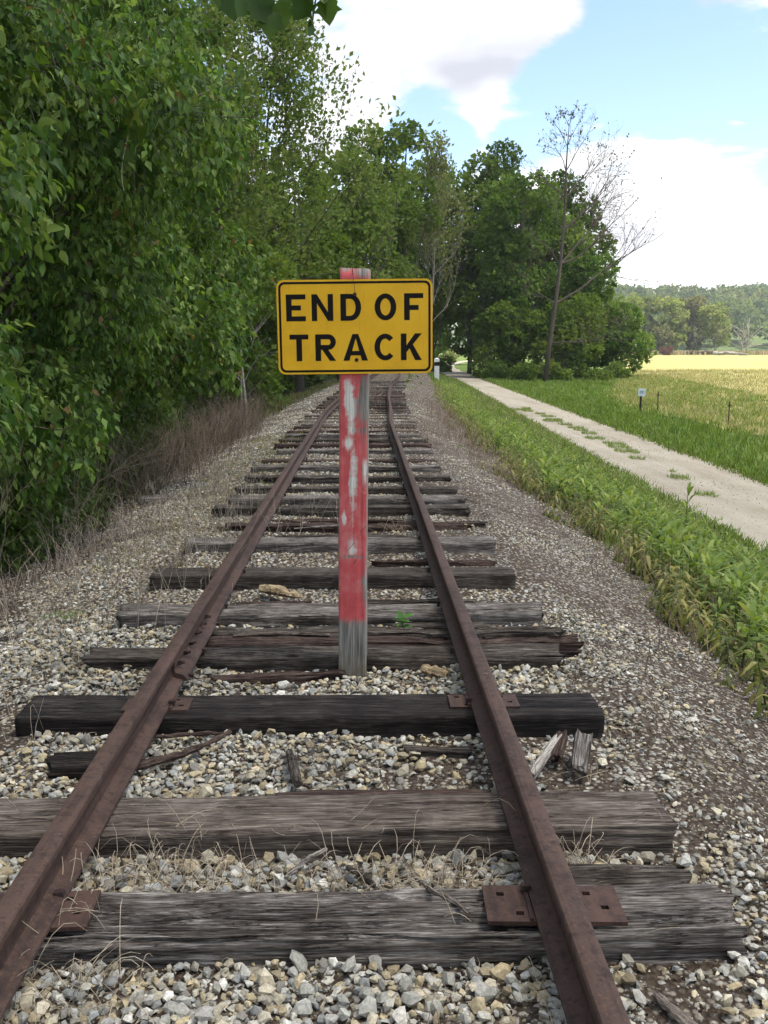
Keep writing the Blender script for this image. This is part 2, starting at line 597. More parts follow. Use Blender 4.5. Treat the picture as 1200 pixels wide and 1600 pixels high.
def m_ballast():
    """packed ballast and dirt between the loose stones"""
    t = NT('ballast_ground')
    co = t.coord('World')
    vo = t.n('ShaderNodeTexVoronoi', {'Vector': co, 'Scale': 42.0, 'Randomness': 1.0})
    vo2 = t.n('ShaderNodeTexVoronoi', {'Vector': co, 'Scale': 90.0, 'Randomness': 1.0})
    big = t.noise(co, 1.6, 6, 0.62)
    fine = t.noise(co, 55.0, 5, 0.65)
    stone = t.ramp(t.n('ShaderNodeSeparateColor', {0: vo.outputs['Color']}).outputs[0],
                   [(0.0, (0.20, 0.175, 0.135)), (0.35, (0.36, 0.33, 0.275)), (0.6, (0.24, 0.20, 0.15)), (0.9, (0.48, 0.45, 0.385))])
    dirt = t.ramp(fine, [(0.3, (0.022, 0.015, 0.010)), (0.55, (0.058, 0.041, 0.028)), (0.8, (0.13, 0.10, 0.07))])
    gap = t.smooth(vo.outputs['Distance'], 0.35, 0.62)
    c = mixc(t, gap, stone, dirt)
    m = t.smooth(big, 0.44, 0.60)
    pick = t.n('ShaderNodeSeparateColor', {0: vo.outputs['Color']}).outputs[1]
    few = t.math('GREATER_THAN', pick, 0.56)
    m = t.math('MULTIPLY', m, few)
    y = t.n('ShaderNodeSeparateXYZ', {0: co}).outputs[1]
    c = mixc(t, t.math('MULTIPLY', t.math('SUBTRACT', 1.0, few), 0.85), c, dirt)
    c = mixc(t, t.smooth(t.noise(co, 2.3, 5, 0.6), 0.46, 0.64, 0, 0.7), c, dirt)
    h = t.math('SUBTRACT', 1.0, vo.outputs['Distance'])
    nb = t.bump(h, 0.9, 0.02)
    nb = t.bump(fine, 0.6, 0.006, nb)
    return t.finish(t.principled(c, 0.93, 0.2, 0, nb))


def m_ground(name, cols, s1=0.35, s2=9.0, bd=0.03):
    t = NT(name)
    co = t.coord('World')
    a = t.noise(co, s1, 6, 0.6)
    b = t.noise(co, s2, 6, 0.65)
    k = t.math('ADD', t.math('MULTIPLY', a, 0.55), t.math('MULTIPLY', b, 0.45))
    c = t.ramp(k, [(0.34, cols[0]), (0.5, cols[1]), (0.66, cols[2])])
    return t.finish(t.principled(c, 0.95, 0.1, 0, t.bump(b, 0.8, bd)))


def m_trail():
    t = NT('trail_gravel')
    co = t.coord('World')
    a = t.noise(co, 0.6, 5, 0.6)
    st = t.noise(t.coord('World', (2.4, 0.12, 1)), 1.0, 4, 0.6)
    b = t.noise(co, 70.0, 5, 0.7)
    vo = t.n('ShaderNodeTexVoronoi', {'Vector': co, 'Scale': 75.0})
    k = t.math('ADD', t.math('MULTIPLY', a, 0.3), t.math('ADD', t.math('MULTIPLY', b, 0.35), t.math('MULTIPLY', st, 0.35)))
    c = t.ramp(k, [(0.32, (0.18, 0.152, 0.110)), (0.5, (0.29, 0.258, 0.20)), (0.68, (0.37, 0.335, 0.27))])
    sp = t.n('ShaderNodeSeparateColor', {0: vo.outputs['Color']}).outputs[0]
    c = mixc(t, t.math('MULTIPLY', t.smooth(sp, 0.8, 0.95), 0.5), c, (0.19, 0.16, 0.13))
    c = mixc(t, t.smooth(t.noise(t.coord('World', (1.5, 0.25, 1), (4, 2, 0)), 1.0, 5, 0.65), 0.50, 0.70, 0, 0.5), c, (0.20, 0.165, 0.115))
    c = mixc(t, t.smooth(t.noise(co, 9.0, 5, 0.7), 0.56, 0.72, 0, 0.4), c, (0.17, 0.14, 0.10))
    return t.finish(t.principled(c, 0.95, 0.15, 0, t.bump(b, 0.6, 0.01)))


def m_field():
    t = NT('hay_field')
    co = t.coord('World')
    a = t.noise(co, 0.05, 5, 0.6)
    s = t.noise(t.coord('World', (0.03, 0.22, 0.1)), 1.0, 5, 0.6)
    b = t.noise(co, 3.0, 6, 0.7)
    k = t.math('ADD', t.math('MULTIPLY', a, 0.3), t.math('ADD', t.math('MULTIPLY', b, 0.35), t.math('MULTIPLY', s, 0.35)))
    c = t.ramp(k, [(0.32, (0.17, 0.165, 0.05)), (0.5, (0.28, 0.25, 0.10)), (0.68, (0.38, 0.33, 0.16))])
    return t.finish(t.principled(c, 0.95, 0.05, 0, t.bump(b, 0.9, 0.12)))


M['ballast'] = m_ballast()
M['ground'] = m_ground('meadow_ground', [(0.045, 0.075, 0.014), (0.085, 0.125, 0.026), (0.13, 0.155, 0.045)])
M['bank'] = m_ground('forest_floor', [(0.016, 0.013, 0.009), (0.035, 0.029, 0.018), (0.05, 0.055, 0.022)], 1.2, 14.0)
M['hill'] = m_ground('hill_ground', [(0.06, 0.085, 0.03), (0.08, 0.11, 0.04), (0.11, 0.13, 0.05)], 0.02, 0.4, 0.5)
M['trail'] = m_trail()
M['field'] = m_field()
M['sand'] = m_ground('river_sand', [(0.34, 0.29, 0.23), (0.44, 0.39, 0.32), (0.52, 0.47, 0.4)], 0.1, 3.0)


CLOUD_THIN = 0.44      # share of sunlight each side of the thin cloud lets through


def m_cloud():
    t = NT('cloud')
    d = t.n('ShaderNodeBsdfDiffuse', {'Color': (0.9, 0.9, 0.92, 1)}).outputs[0]
    tr = t.n('ShaderNodeBsdfTranslucent', {'Color': (0.95, 0.95, 0.97, 1)}).outputs[0]
    body = t.n('ShaderNodeMixShader', {0: 0.3, 1: d, 2: tr}).outputs[0]
    thin = t.n('ShaderNodeBsdfTransparent').outputs[0]
    return t.finish(t.n('ShaderNodeMixShader', {0: CLOUD_THIN, 1: body, 2: thin}).outputs[0])


M['cloud'] = m_cloud()

# ------------------------------------------------------------------ the lie of the land


def xc(y):
    """track centre line: straight, then easing right"""
    y = np.asarray(y, float)
    return np.where(y < 14, 0.0, np.where(y < 50, (y - 14) ** 2 / 1000.0, 1.296 + (y - 50) * 0.05))


def xt(y):
    """trail centre line"""
    y = np.asarray(y, float)
    return 6.15 + 0.038 * y + np.where(y > 110, (y - 110) ** 2 * 0.0012, 0)


TRAIL_HALF = 1.32


def ground_z(x, y):
    x = np.asarray(x, float); y = np.asarray(y, float)
    x, y = np.broadcast_arrays(x, y)
    c = xc(y); t = xt(y)
    kx = np.stack([c - 400, c - 30, c - 6, c - 3.6, c - 2.5, c - 1.55, c + 1.55, c + 2.8, np.maximum(t - TRAIL_HALF - .1, c + 2.9), t + TRAIL_HALF + .3, t + 5, t + 30, t + 600], 0)
    far = np.clip((y - 40) / 260, 0, 1)
    lo = -1.08 + far * 0.75
    one = np.ones_like(c)
    kz = np.stack([-1.6 * one, -1.5 * one, -1.0 * one, -.56 * one, -.31 * one, -.135 * one, -.135 * one, -.55 * one, -1.02 * one, -1.02 * one, -1.08 * one, lo, lo], 0)
    z = np.full(x.shape, -1.6)
    for i in range(len(kx) - 1):
        m = (x >= kx[i]) & (x < kx[i + 1])
        w = (x - kx[i]) / np.maximum(kx[i + 1] - kx[i], 1e-6)
        z = np.where(m, kz[i] + (kz[i + 1] - kz[i]) * w, z)
    z = np.where(x >= kx[-1], kz[-1], z)
    return z


def ballast_z(x, y):
    """surface of the ballast bed (a little above the ground sheet)"""
    s = np.asarray(x) - xc(y)
    lump = (fbm(np.asarray(x) * 1.3, np.asarray(y) * 1.3, 5, 3) - 0.5)
    fine = (vnoise(np.asarray(x) * 6, np.asarray(y) * 6, 9) - 0.5)
    return ground_z(x, y) + 0.02 + lump * 0.07 * np.clip(1.2 - np.abs(s) * 0.1, 0.3, 1) + fine * 0.014 + np.where(np.abs(s) < 1.3, 0.015, 0)


def sheet(name, xs_fn, ys, zfn, mat, nx, smooth=True, dz=0.0):
    """a strip of ground: for each y a row of nx points between two edges"""
    rows = []
    for y in ys:
        a, b_ = xs_fn(y)
        if np.isscalar(a):
            x = np.linspace(a, b_, nx)
        else:
            x = a
        rows.append(np.stack([x, np.full(len(x), y), zfn(x, np.full(len(x), y)) + dz], 1))
    v = np.concatenate(rows)
    n = len(rows); m = len(rows[0])
    i = np.arange(n - 1)[:, None] * m; j = np.arange(m - 1)[None]
    q = np.stack([i + j, i + j + 1, i + m + j + 1, i + m + j], -1).reshape(-1, 4)
    return link(name, Buf().add(v, q).mesh(name, mat, smooth, False))


def geo(a, b_, n, p=2.0):
    return a + (b_ - a) * np.linspace(0, 1, n) ** p


# ground sheet reaching the horizon
gx = np.concatenate([-geo(6, 2500, 26, 3)[::-1], np.linspace(-5.8, 14, 100), geo(14.5, 3000, 40, 3)])
gy = np.concatenate([[-400, -150, -60, -25, -10], np.linspace(-5, 80, 140), geo(81, 4000, 50, 3)])
gr = sheet('ground', lambda y: (gx, None), gy, ground_z, M['ground'], 0)
tag(gr, 'green meadow ground on both sides of the trail', 'ground', kind='structure')

# forest floor left of the track
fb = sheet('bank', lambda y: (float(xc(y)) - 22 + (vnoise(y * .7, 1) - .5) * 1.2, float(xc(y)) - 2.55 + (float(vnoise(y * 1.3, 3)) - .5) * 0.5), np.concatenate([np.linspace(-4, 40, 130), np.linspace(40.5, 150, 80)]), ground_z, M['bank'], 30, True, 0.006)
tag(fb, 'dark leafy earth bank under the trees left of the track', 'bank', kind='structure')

# ballast bed
bed = sheet('ballast_bed', lambda y: (float(xc(y)) - 3.1 + (float(vnoise(y * 2.1, 7)) - .5) * .5, float(xc(y)) + 3.05 + (float(vnoise(y * 1.7, 9)) - .5) * .5),
            np.concatenate([np.arange(-1.0, 12, 0.06), np.linspace(12.1, 120, 220)]), ballast_z, M['ballast'], 70, True, 0.004)
tag(bed, 'bed of crushed grey stone and dirt under the track', 'ballast', kind='structure')

# trail
tr = sheet('trail', lambda y: (float(xt(y)) - TRAIL_HALF + (float(fbm(y * .9, 2.2, 31)) - .5) * .55, float(xt(y)) + TRAIL_HALF + (float(fbm(y * .8, 5.2, 33)) - .5) * .6),
           np.concatenate([np.linspace(-6, 60, 330), np.linspace(60.5, 260, 160)]), lambda x, y: ground_z(x, y) + 0.02 + 0.02 * fbm(x * 1.2, y * .6, 41), M['trail'], 16, True, 0.006)
tag(tr, 'pale crushed stone trail running beside the track', 'path', kind='structure')

# field
fl = sheet('field', lambda y: (np.concatenate([[float(12.2 + max(0, (y - 45)) * .28 + (vnoise(y * .4, 4) - .5) * 1.6)], np.linspace(14 + max(0, (y - 45)) * .29, 420, 60) ** 1.0]), None),
           np.concatenate([np.linspace(26, 80, 60), np.linspace(82, 285, 60)]), lambda x, y: ground_z(x, y) + 0.02, M['field'], 0, True, 0.01)
tag(fl, 'sunlit yellow hay field beyond the fence line', 'field', kind='structure')

# ------------------------------------------------------------------ cloud that shades the foreground (behind the viewer, out of frame)


def ico(sub):
    bm = bmesh.new()
    bmesh.ops.create_icosphere(bm, subdivisions=sub, radius=1)
    v = np.array([p.co[:] for p in bm.verts]); f = np.array([[q.index for q in p.verts] for p in bm.faces])
    bm.free()
    return v, f


def build_cloud():
    H = 350.0
    v0, f0 = ico(3)
    b = Buf()
    R = rng(3)
    shade = [(-30, -8, 52), (-34, 46, 52), (-38, 96, 60), (-40, 150, 50), (-6, 20, 30), (-10, 60, 30), (-2, 96, 28), (-6, 130, 26), (14, -24, 34)]
    for (x, y, r) in shade:
        c = Vector((x, y, 0)) + SUN * (H / SUN.z)
        k = np.array([1.0, 1.0, 0.30]) * r
        v = v0 * (1 + 0.22 * (fbm(v0[:, 0] * 2.2 + x, v0[:, 1] * 2.2 + v0[:, 2] * 1.7 + y, 3, 4)[:, None] - 0.5))
        v = v * k
        v[:, 2] = np.where(v[:, 2] < 0, v[:, 2] * 0.3, v[:, 2])
        b.add(v + np.array(c), f0)
    o = link('cloud', b.mesh('cloud', M['cloud'], True, False))
    rm = o.modifiers.new('merge', 'REMESH')
    rm.mode = 'VOXEL'; rm.voxel_size = 4.0; rm.use_smooth_shade = True
    tag(o, 'broad white cumulus cloud passing overhead', 'cloud', kind='structure')


build_cloud()

# ------------------------------------------------------------------ rails
RAIL_TOP = 0.165
FOOT_Z = 0.013


def rail_profile(part):
    h = RAIL_TOP
    if part == 'head':
        pr = [(-.033, h - .036), (-.0345, h - .028), (-.034, h - .010), (-.030, h - .004), (-.018, h - .0008), (0, h), (.018, h - .0008), (.030, h - .004), (.034, h - .010), (.0345, h - .028), (.033, h - .036), (.012, h - .043), (-.012, h - .043)]
    elif part == 'web':
        pr = [(-.008, FOOT_Z + .024), (-.007, FOOT_Z + .06), (-.008, h - .040), (.008, h - .040), (.007, FOOT_Z + .06), (.008, FOOT_Z + .024)]
    else:
        pr = [(-.064, FOOT_Z), (-.064, FOOT_Z + .010), (-.030, FOOT_Z + .019), (-.010, FOOT_Z + .027), (.010, FOOT_Z + .027), (.030, FOOT_Z + .019), (.064, FOOT_Z + .010), (.064, FOOT_Z)]
    return np.array(pr)


def rail_x(side, y):
    y = np.asarray(y, float)
    w = 0.02 * np.sin(y * 0.55 + side) * np.clip((y - 12) / 10, 0, 1) + 0.035 * np.sin(y * .23 + 1.0 + side) * np.clip((y - 17) / 12, 0, 1)
    return xc(y) + side * 0.7525 + w


def sweep(b, prof, ys, xfn, zoff=None):
    n = len(ys); k = len(prof)
    x0 = xfn(ys)
    dz = np.zeros(n) if zoff is None else zoff
    v = np.zeros((n, k, 3))
    v[:, :, 0] = x0[:, None] + prof[None, :, 0]
    v[:, :, 1] = ys[:, None]
    v[:, :, 2] = prof[None, :, 1] + dz[:, None]
    i = np.arange(n - 1)[:, None] * k; j = np.arange(k)[None]; j2 = (j + 1) % k
    q = np.stack([i + j, i + k + j, i + k + j2, i + j2], -1).reshape(-1, 4)
    base = b.n
    b.add(v.reshape(-1, 3), q)
    b.f.setdefault(k, []).append(np.array([[base + t for t in range(k)], [base + (n - 1) * k + t for t in range(k)][::-1]], np.int64))


def rail(side, y0, y1, label):
    ys = np.unique(np.concatenate([np.arange(y0, min(y1, 14), 0.25), np.arange(max(14, y0), y1, 0.6), [y1]])) if y1 > 14 else np.append(np.arange(y0, y1 - .01, 0.25), y1)
    t = thing('rail', label, 'rail', (side * .7525, y0, 0), 'rails of the old track')
    for part, nm in (('head', 'rail_head'), ('web', 'rail_web'), ('foot', 'rail_foot')):
        b = Buf()
        dz = 0.012 * (vnoise(ys * .35, side * 5.1) - .5) * np.clip((ys - 6) / 6, 0, 1)
        sweep(b, rail_profile(part), ys, lambda y: rail_x(side, y), dz)
        me = b.mesh(nm, M['rust'], False, False)
        me.transform(Matrix.Translation((-side * .7525, -y0, 0)))
        link(nm, me, t)
    return t


JOINT_Y = 4.85
rail(-1, -1.2, JOINT_Y - .003, 'rusty left rail, the near length before the bolted joint')
rail(-1, JOINT_Y + .003, 95, 'rusty left rail, the length running away beyond the bolted joint')
rail(1, -1.2, 95, 'rusty rail on the trail side of the track')


def bolt_mesh(r=.017, h=.022):
    b = Buf()
    th = np.arange(4) / 4 * 2 * PI + PI / 4
    v = [(0, r * math.cos(a), r * math.sin(a)) for a in th] + [(h, r * .92 * math.cos(a), r * .92 * math.sin(a)) for a in th]
    b.add(v, [(0, 1, 2, 3)[::-1], (4, 5, 6, 7), (0, 1, 5, 4), (1, 2, 6, 5), (2, 3, 7, 6), (3, 0, 4, 7)])
    th = np.arange(8) / 8 * 2 * PI
    v = [(h, .009 * math.cos(a), .009 * math.sin(a)) for a in th] + [(h + .014, .008 * math.cos(a), .008 * math.sin(a)) for a in th]
    b.add(v, [tuple(range(8, 16))] + [(i, (i + 1) % 8, 8 + (i + 1) % 8, 8 + i) for i in range(8)])
    return b.mesh('bolt', M['rust_dark'], False, False)


def joint_bar():
    t = thing('joint_bar', 'rusty bolted joint bar clamped to the inner side of the left rail', 'joint bar', (-.7525, JOINT_Y, 0))
    pr = np.array([(.0085, FOOT_Z + .026), (.0085, RAIL_TOP - .046), (.024, RAIL_TOP - .048), (.026, RAIL_TOP - .066), (.020, FOOT_Z + .06), (.026, FOOT_Z + .046), (.066, FOOT_Z + .032), (.082, FOOT_Z + .012), (.080, FOOT_Z + .002), (.068, FOOT_Z + .0005), (.068, FOOT_Z + .0125), (.03, FOOT_Z + .0225)])
    b = Buf()
    sweep(b, pr, np.linspace(-.50, .46, 12), lambda y: y * 0)
    link('bar', b.mesh('bar', M['rust'], False, False), t)
    bm_ = bolt_mesh()
    for k, y in enumerate((-.42, -.26, -.10, .08, .24, .38)):
        link('bolt', bm_, t, (.022, y, FOOT_Z + .072), (0.3 * k, 0, 0))
    sp = Buf(); box(sp, (-.012, -.012, 0), (.016, .012, .016)); me = sp.mesh('spike', M['rust_dark'], False, False)
    for y in (-.44, -.05, .42):
        link('spike', me, t, (.086, y, FOOT_Z + .004))


joint_bar()


def plate_mesh(holes, lx, ly, th=.013):
    bm = bmesh.new()
    xs = sorted({-lx / 2, lx / 2, *[h[0] - .0115 for h in holes], *[h[0] + .0115 for h in holes]})
    ys = sorted({-ly / 2, ly / 2, *[h[1] - .0095 for h in holes], *[h[1] + .0095 for h in holes]})
    vv = [[bm.verts.new((x, y, th)) for y in ys] for x in xs]
    for i in range(len(xs) - 1):
        for j in range(len(ys) - 1):
            cx, cy = (xs[i] + xs[i + 1]) / 2, (ys[j] + ys[j + 1]) / 2
            if any(abs(cx - h[0]) < .0115 and abs(cy - h[1]) < .0095 for h in holes):
                continue
            bm.faces.new((vv[i][j], vv[i + 1][j], vv[i + 1][j + 1], vv[i][j + 1]))
    r = bmesh.ops.extrude_face_region(bm, geom=bm.faces[:])
    for e in r['geom']:
        if isinstance(e, bmesh.types.BMVert):
            e.co.z = 0
    bmesh.ops.delete(bm, geom=[v for v in bm.verts if not v.link_faces], context='VERTS')
    bmesh.ops.recalc_face_normals(bm, faces=bm.faces[:])
    me = bpy.data.meshes.new('plate')
    bm.to_mesh(me); bm.free()
    me.materials.append(M['rust_plate'])
    return me


def spike_mesh():
    b = Buf()
    box(b, (-.008, -.008, -.02), (.008, .008, .014))
    v = [(-.012, -.012, .014), (.012, -.012, .014), (.012, .012, .014), (-.012, .012, .014), (-.02, -.010, .026), (.008, -.010, .028), (.008, .010, .028), (-.02, .010, .026)]
    b.add(v, [(0, 3, 2, 1), (4, 5, 6, 7), (0, 1, 5, 4), (1, 2, 6, 5), (2, 3, 7, 6), (3, 0, 4, 7)])
    return b.mesh('spike', M['rust_dark'], False, False)


SPIKE = spike_mesh()


def tie_plate(x, y, rz, label, lx=.36, ly=.18, spikes=(), dz=0.0, mat=None):
    t = thing('tie_plate', label, 'tie plate', (x, y, dz), 'tie plates under the rails', (0, 0, rz))
    q_ = lx / .36
    holes = [(-.135 * q_, .045), (-.092 * q_, -.05), (.135 * q_, -.02), (.098 * q_, .05)]
    me = plate_mesh(holes, lx, ly)
    if mat:
        me.materials[0] = M[mat]
    link('plate', me, t)
    for sx in (-.073, .073):
        b = Buf(); box(b, (sx - .005, -ly / 2 + .002, .0125), (sx + .005, ly / 2 - .002, .022))
        link('shoulder', b.mesh('shoulder', M['rust_plate'], False, False), t)
    for (sx, sy, f) in spikes:
        link('spike', SPIKE, t, (sx, sy, .012), (0, 0, f))
    return t


# ------------------------------------------------------------------ ties
ORD = 'first second third fourth fifth sixth seventh eighth ninth tenth eleventh twelfth thirteenth fourteenth fifteenth sixteenth seventeenth eighteenth nineteenth twentieth'.split()
ORD += ['twenty-' + o for o in ORD[:9]] + ['thirtieth'] + ['thirty-' + o for o in ORD[:9]] + ['fortieth'] + ['forty-' + o for o in ORD[:9]]


def beam_mesh(L, W, H, seed, nL=90, nP=72, rough=.006, cracks=6, rag=.02, mat='wood_grey', decay=0.0, taper=0.0, bow=0.0, crackd=.02, cdef=None, step=0.0):
    """weathered timber along local X, top at z = 0: rounded section, grain relief, drying cracks, ragged ends"""
    R = rng(seed)
    per = 2 * (W + H)
    s = np.arange(nP) / nP * per
    rc = .010
    py = np.zeros(nP); pz = np.zeros(nP); ny = np.zeros(nP); nz = np.zeros(nP)
    for i, q in enumerate(s):      # start at back-bottom going up the back, over the top to the front, down the front
        if q < H: py[i], pz[i], ny[i], nz[i] = W / 2, -H + q, 1, 0
        elif q < H + W: py[i], pz[i], ny[i], nz[i] = W / 2 - (q - H), 0, 0, 1
        elif q < 2 * H + W: py[i], pz[i], ny[i], nz[i] = -W / 2, -(q - H - W), -1, 0
        else: py[i], pz[i], ny[i], nz[i] = -W / 2 + (q - 2 * H - W), -H, 0, -1
    # round the arrises
    cy = np.clip(py, -W / 2 + rc, W / 2 - rc); cz = np.clip(pz, -H + rc, -rc)
    dy, dz = py - cy, pz - cz
    dl = np.maximum(np.hypot(dy, dz), 1e-9)
    cor = dl > rc
    py = np.where(cor, cy + dy / dl * rc, py); pz = np.where(cor, cz + dz / dl * rc, pz)
    ny = np.where(cor, dy / dl, ny); nz = np.where(cor, dz / dl, nz)
    u = np.linspace(-L / 2, L / 2, nL)
    U, S = np.meshgrid(u, s, indexing='ij')
    d = rough * 2.2 * (fbm(U * 2.0 + seed, S * 70, seed, 3) - .5)
    d += rough * 1.6 * (fbm(U * 3.1 + seed, S * 9 + 3, seed + 5, 3) - .5)
    if decay:
        d -= decay * np.clip(fbm(U * 2.6, S * 6.5, seed + 9, 3) - .42, 0, 1) * 3
        d -= decay * 1.2 * np.clip(vnoise(U * 1.3 + 7, S * 38, seed + 12) - .6, 0, 1) * 2
    topc = H + W / 2
    cl = []
    for k in range(cracks):
        s0 = topc + R.uniform(-.46, .62) * W
        a = R.uniform(-.5, .35) * L; b_ = a + R.uniform(.25, .9) * L
        cl.append((s0, a, b_, R.uniform(.35, 1) * crackd, R.uniform(.003, .0075)))
    for c in (cdef or []):
        cl.append((topc + c[0], c[1] * L, c[2] * L, c[3], c[4]))
    if step:
        edge_ = topc + .03 + (fbm(U * 1.2, 0 * U, seed + 51, 3) - .5) * .06
        d -= step * np.clip((S - edge_) / .008, 0, 1) * (S < H + W) * (.5 + vnoise(U * 1.5, 0 * U, seed + 52))
    for (s0, a, b_, dp, w) in cl:
        wob = (fbm(U * 1.8 + s0 * 90, 0 * U, seed + 21, 3) - .5) * .045
        win = np.clip((U - a) / .18, 0, 1) * np.clip((b_ - U) / .18, 0, 1)
        ww = w * (.6 + .8 * vnoise(U * 5, 0 * U + s0 * 50, seed))
        d -= dp * win * np.exp(-((S - s0 - wob) / np.maximum(ww, per / nP * .62)) ** 2)
    Y = py[None] + ny[None] * d; Z = pz[None] + nz[None] * d
    wd = 1 - taper * np.clip(np.abs(U) / (L / 2) - .6, 0, 1)
    Y = Y * wd
    Y += bow * (U / (L / 2)) ** 2 + .01 * (vnoise(U * 1.1, 0 * U, seed + 2) - .5)
    Z += .008 * (vnoise(U * 1.4, 0 * U + 3, seed + 4) - .5)
    er = rag * (fbm(S * 16, 0 * S, seed + 31, 3) - .5) * 2
    X = U + np.where(U > 0, 1, -1) * er * np.clip(np.abs(U) / (L / 2) * 6 - 5, 0, 1)
    v = np.stack([X, Y, Z], -1).reshape(-1, 3)
    i = np.arange(nL - 1)[:, None] * nP; j = np.arange(nP)[None]; j2 = (j + 1) % nP
    q = np.stack([i + j, i + j2, i + nP + j2, i + nP + j], -1).reshape(-1, 4)
    b = Buf().add(v, q)
    # end grain: rings shrinking to the heart, slightly sunken
    for e, off, flip in ((0, 0, False), (nL - 1, (nL - 1) * nP, True)):
        ring = v[off:off + nP]
        c0 = ring.mean(0)
        lay = [ring]
        for t_ in (.7, .4):
            rr = c0 + (ring - c0) * t_
            rr[:, 0] += (fbm(s * 30, s * 0 + t_ * 9, seed + 41, 2) - .5) * rag * .8 + (-1 if flip else 1) * .004
            lay.append(rr)
        lv = np.concatenate(lay[1:] + [c0[None]])
        base = b.n
        idx = [np.arange(nP) + off - b.n, np.arange(nP), np.arange(nP) + nP]
        fc = []
        b.v.append(lv); b.c.append(np.ones((len(lv), 3)))
        o = [np.arange(nP) + off, base + np.arange(nP), base + nP + np.arange(nP)]
        for a_, c_ in ((o[0], o[1]), (o[1], o[2])):
            qq = np.stack([a_, c_, np.roll(c_, -1), np.roll(a_, -1)], -1)
            b.f.setdefault(4, []).append(qq if not flip else qq[:, ::-1])
        tri = np.stack([o[2], np.full(nP, base + 2 * nP), np.roll(o[2], -1)], -1)
        b.f.setdefault(3, []).append(tri if not flip else tri[:, ::-1])
        b.n += len(lv)
    return b.mesh('beam', M[mat], True, False)


TIES = []           # footprints used to keep loose stones off the timber


def tie(name, x0, x1, yf, yb, top, mat, seed, label, cat='railroad tie', rz=0.0, tilt=0.0, H=.18, spikes=True, group='railroad ties', **kw):
    L = x1 - x0; W = yb - yf
    cx, cy = (x0 + x1) / 2 + float(xc(yf)), (yf + yb) / 2
    t = thing(name, label, cat, (cx, cy, top), group, (0, tilt, rz))
    me = beam_mesh(L, W, H, seed, mat=mat, **kw)
    link('beam', me, t)
    if spikes:
        R = rng(seed + 900)
        for side in (-1, 1):
            rx = float(rail_x(side, cy)) - cx
            for off, f in ((.074, 0), (-.074, PI)):
                if R.random() < .8:
                    link('spike', SPIKE, t, (rx + off, R.uniform(-.25, .25) * W, FOOT_Z - .012 - top * 0), (0, 0, f))
    TIES.append((cx - L / 2, cx + L / 2, cy - W / 2, cy + W / 2, rz))
    return t


tie('railroad_tie', -1.31, 1.29, 2.365, 2.585, .0, 'wood_grey', 11, 'pale grey deeply split tie nearest the viewer, under two loose rusty plates', spikes=False,
    nL=130, nP=120, rough=.010, cracks=10, crackd=.03, rag=.03, rz=.006, cdef=[(.018, -.46, .50, .07, .012), (.085, -.5, .1, .06, .013), (.065, .02, .5, .05, .011), (-.05, -.3, .3, .045, .009), (.10, -.3, .5, .04, .010), (-.02, -.5, -.1, .05, .010), (-.075, .1, .5, .04, .009)], step=.022)
tie('railroad_tie', -1.36, 1.275, 2.93, 3.195, .0, 'wood_brown', 12, 'broad brown-grey smooth-topped tie, second from the viewer',
    nL=120, nP=100, rough=.006, cracks=8, crackd=.016, rag=.015, rz=.004, spikes=False)
tie('railroad_tie', -1.36, 1.28, 3.92, 4.20, .0, 'wood_black', 13, 'black tar-soaked tie just in front of the sign post', nL=90, nP=72, rough=.003, cracks=3, crackd=.008, rag=.008, rz=-.010, spikes=False, H=.22)
tie('railroad_tie', -1.32, 1.285, 4.78, 4.985, -.010, 'wood_dark', 14, 'broken grey tie touching the back of the sign post', nL=90, nP=72, rough=.007, cracks=7, crackd=.025, rag=.05, decay=.012, rz=-.006)
tie('railroad_tie', -.72, 1.42, 5.02, 5.15, -.010, 'wood_red', 15, 'rotten reddish half tie, directly beyond the broken tie at the sign post', nL=80, nP=56, rough=.010, cracks=5, crackd=.03, rag=.09, decay=.03, spikes=False)
tie('railroad_tie', -.70, 1.36, 5.25, 5.38, -.025, 'wood_dark', 16, 'splintered low tie beside the small green weed', nL=80, nP=56, rough=.010, cracks=6, crackd=.03, rag=.09, decay=.03, spikes=False)
tie('railroad_tie', -1.345, 1.33, 5.58, 5.83, -.005, 'wood_grey', 17, 'long split grey tie just beyond the green weed', nL=90, nP=72, rough=.008, cracks=9, crackd=.03, rag=.06, decay=.012, rz=.004, step=.02)
tie('railroad_tie', -1.36, 1.31, 6.555, 6.80, .0, 'wood_dark', 18, 'square-edged dark tie beyond the split grey tie, its trail end clear of gravel', nL=80, nP=64, rough=.004, cracks=4, crackd=.01, rag=.01)
tie('railroad_tie', -1.32, 1.325, 7.69, 7.95, .0, 'wood_grey', 19, 'sound grey tie, eighth whole tie from the viewer', nL=80, nP=64, rough=.004, cracks=5, crackd=.012, rag=.012)
tie('railroad_tie', -1.15, 1.18, 8.62, 8.80, -.03, 'wood_red', 20, 'collapsed dark rotten tie sunk between two sound ties', nL=80, nP=56, rough=.012, cracks=6, crackd=.03, rag=.09, decay=.035, spikes=False)
far = [(9.46, 9.68, 1.26), (10.05, 10.28, 1.27), (10.92, 11.10, 1.34), (11.87, 12.08, 1.27), (12.93, 13.15, 1.30), (14.05, 14.25, 1.30), (15.1, 15.32, 1.32), (16.0, 16.22, 1.32), (17.0, 17.2, 1.33)]
yy = 17.9
R_ = rng(77)
while yy < 48:
    far.append((yy, yy + .22, 1.3)); yy += R_.uniform(.8, 1.15)
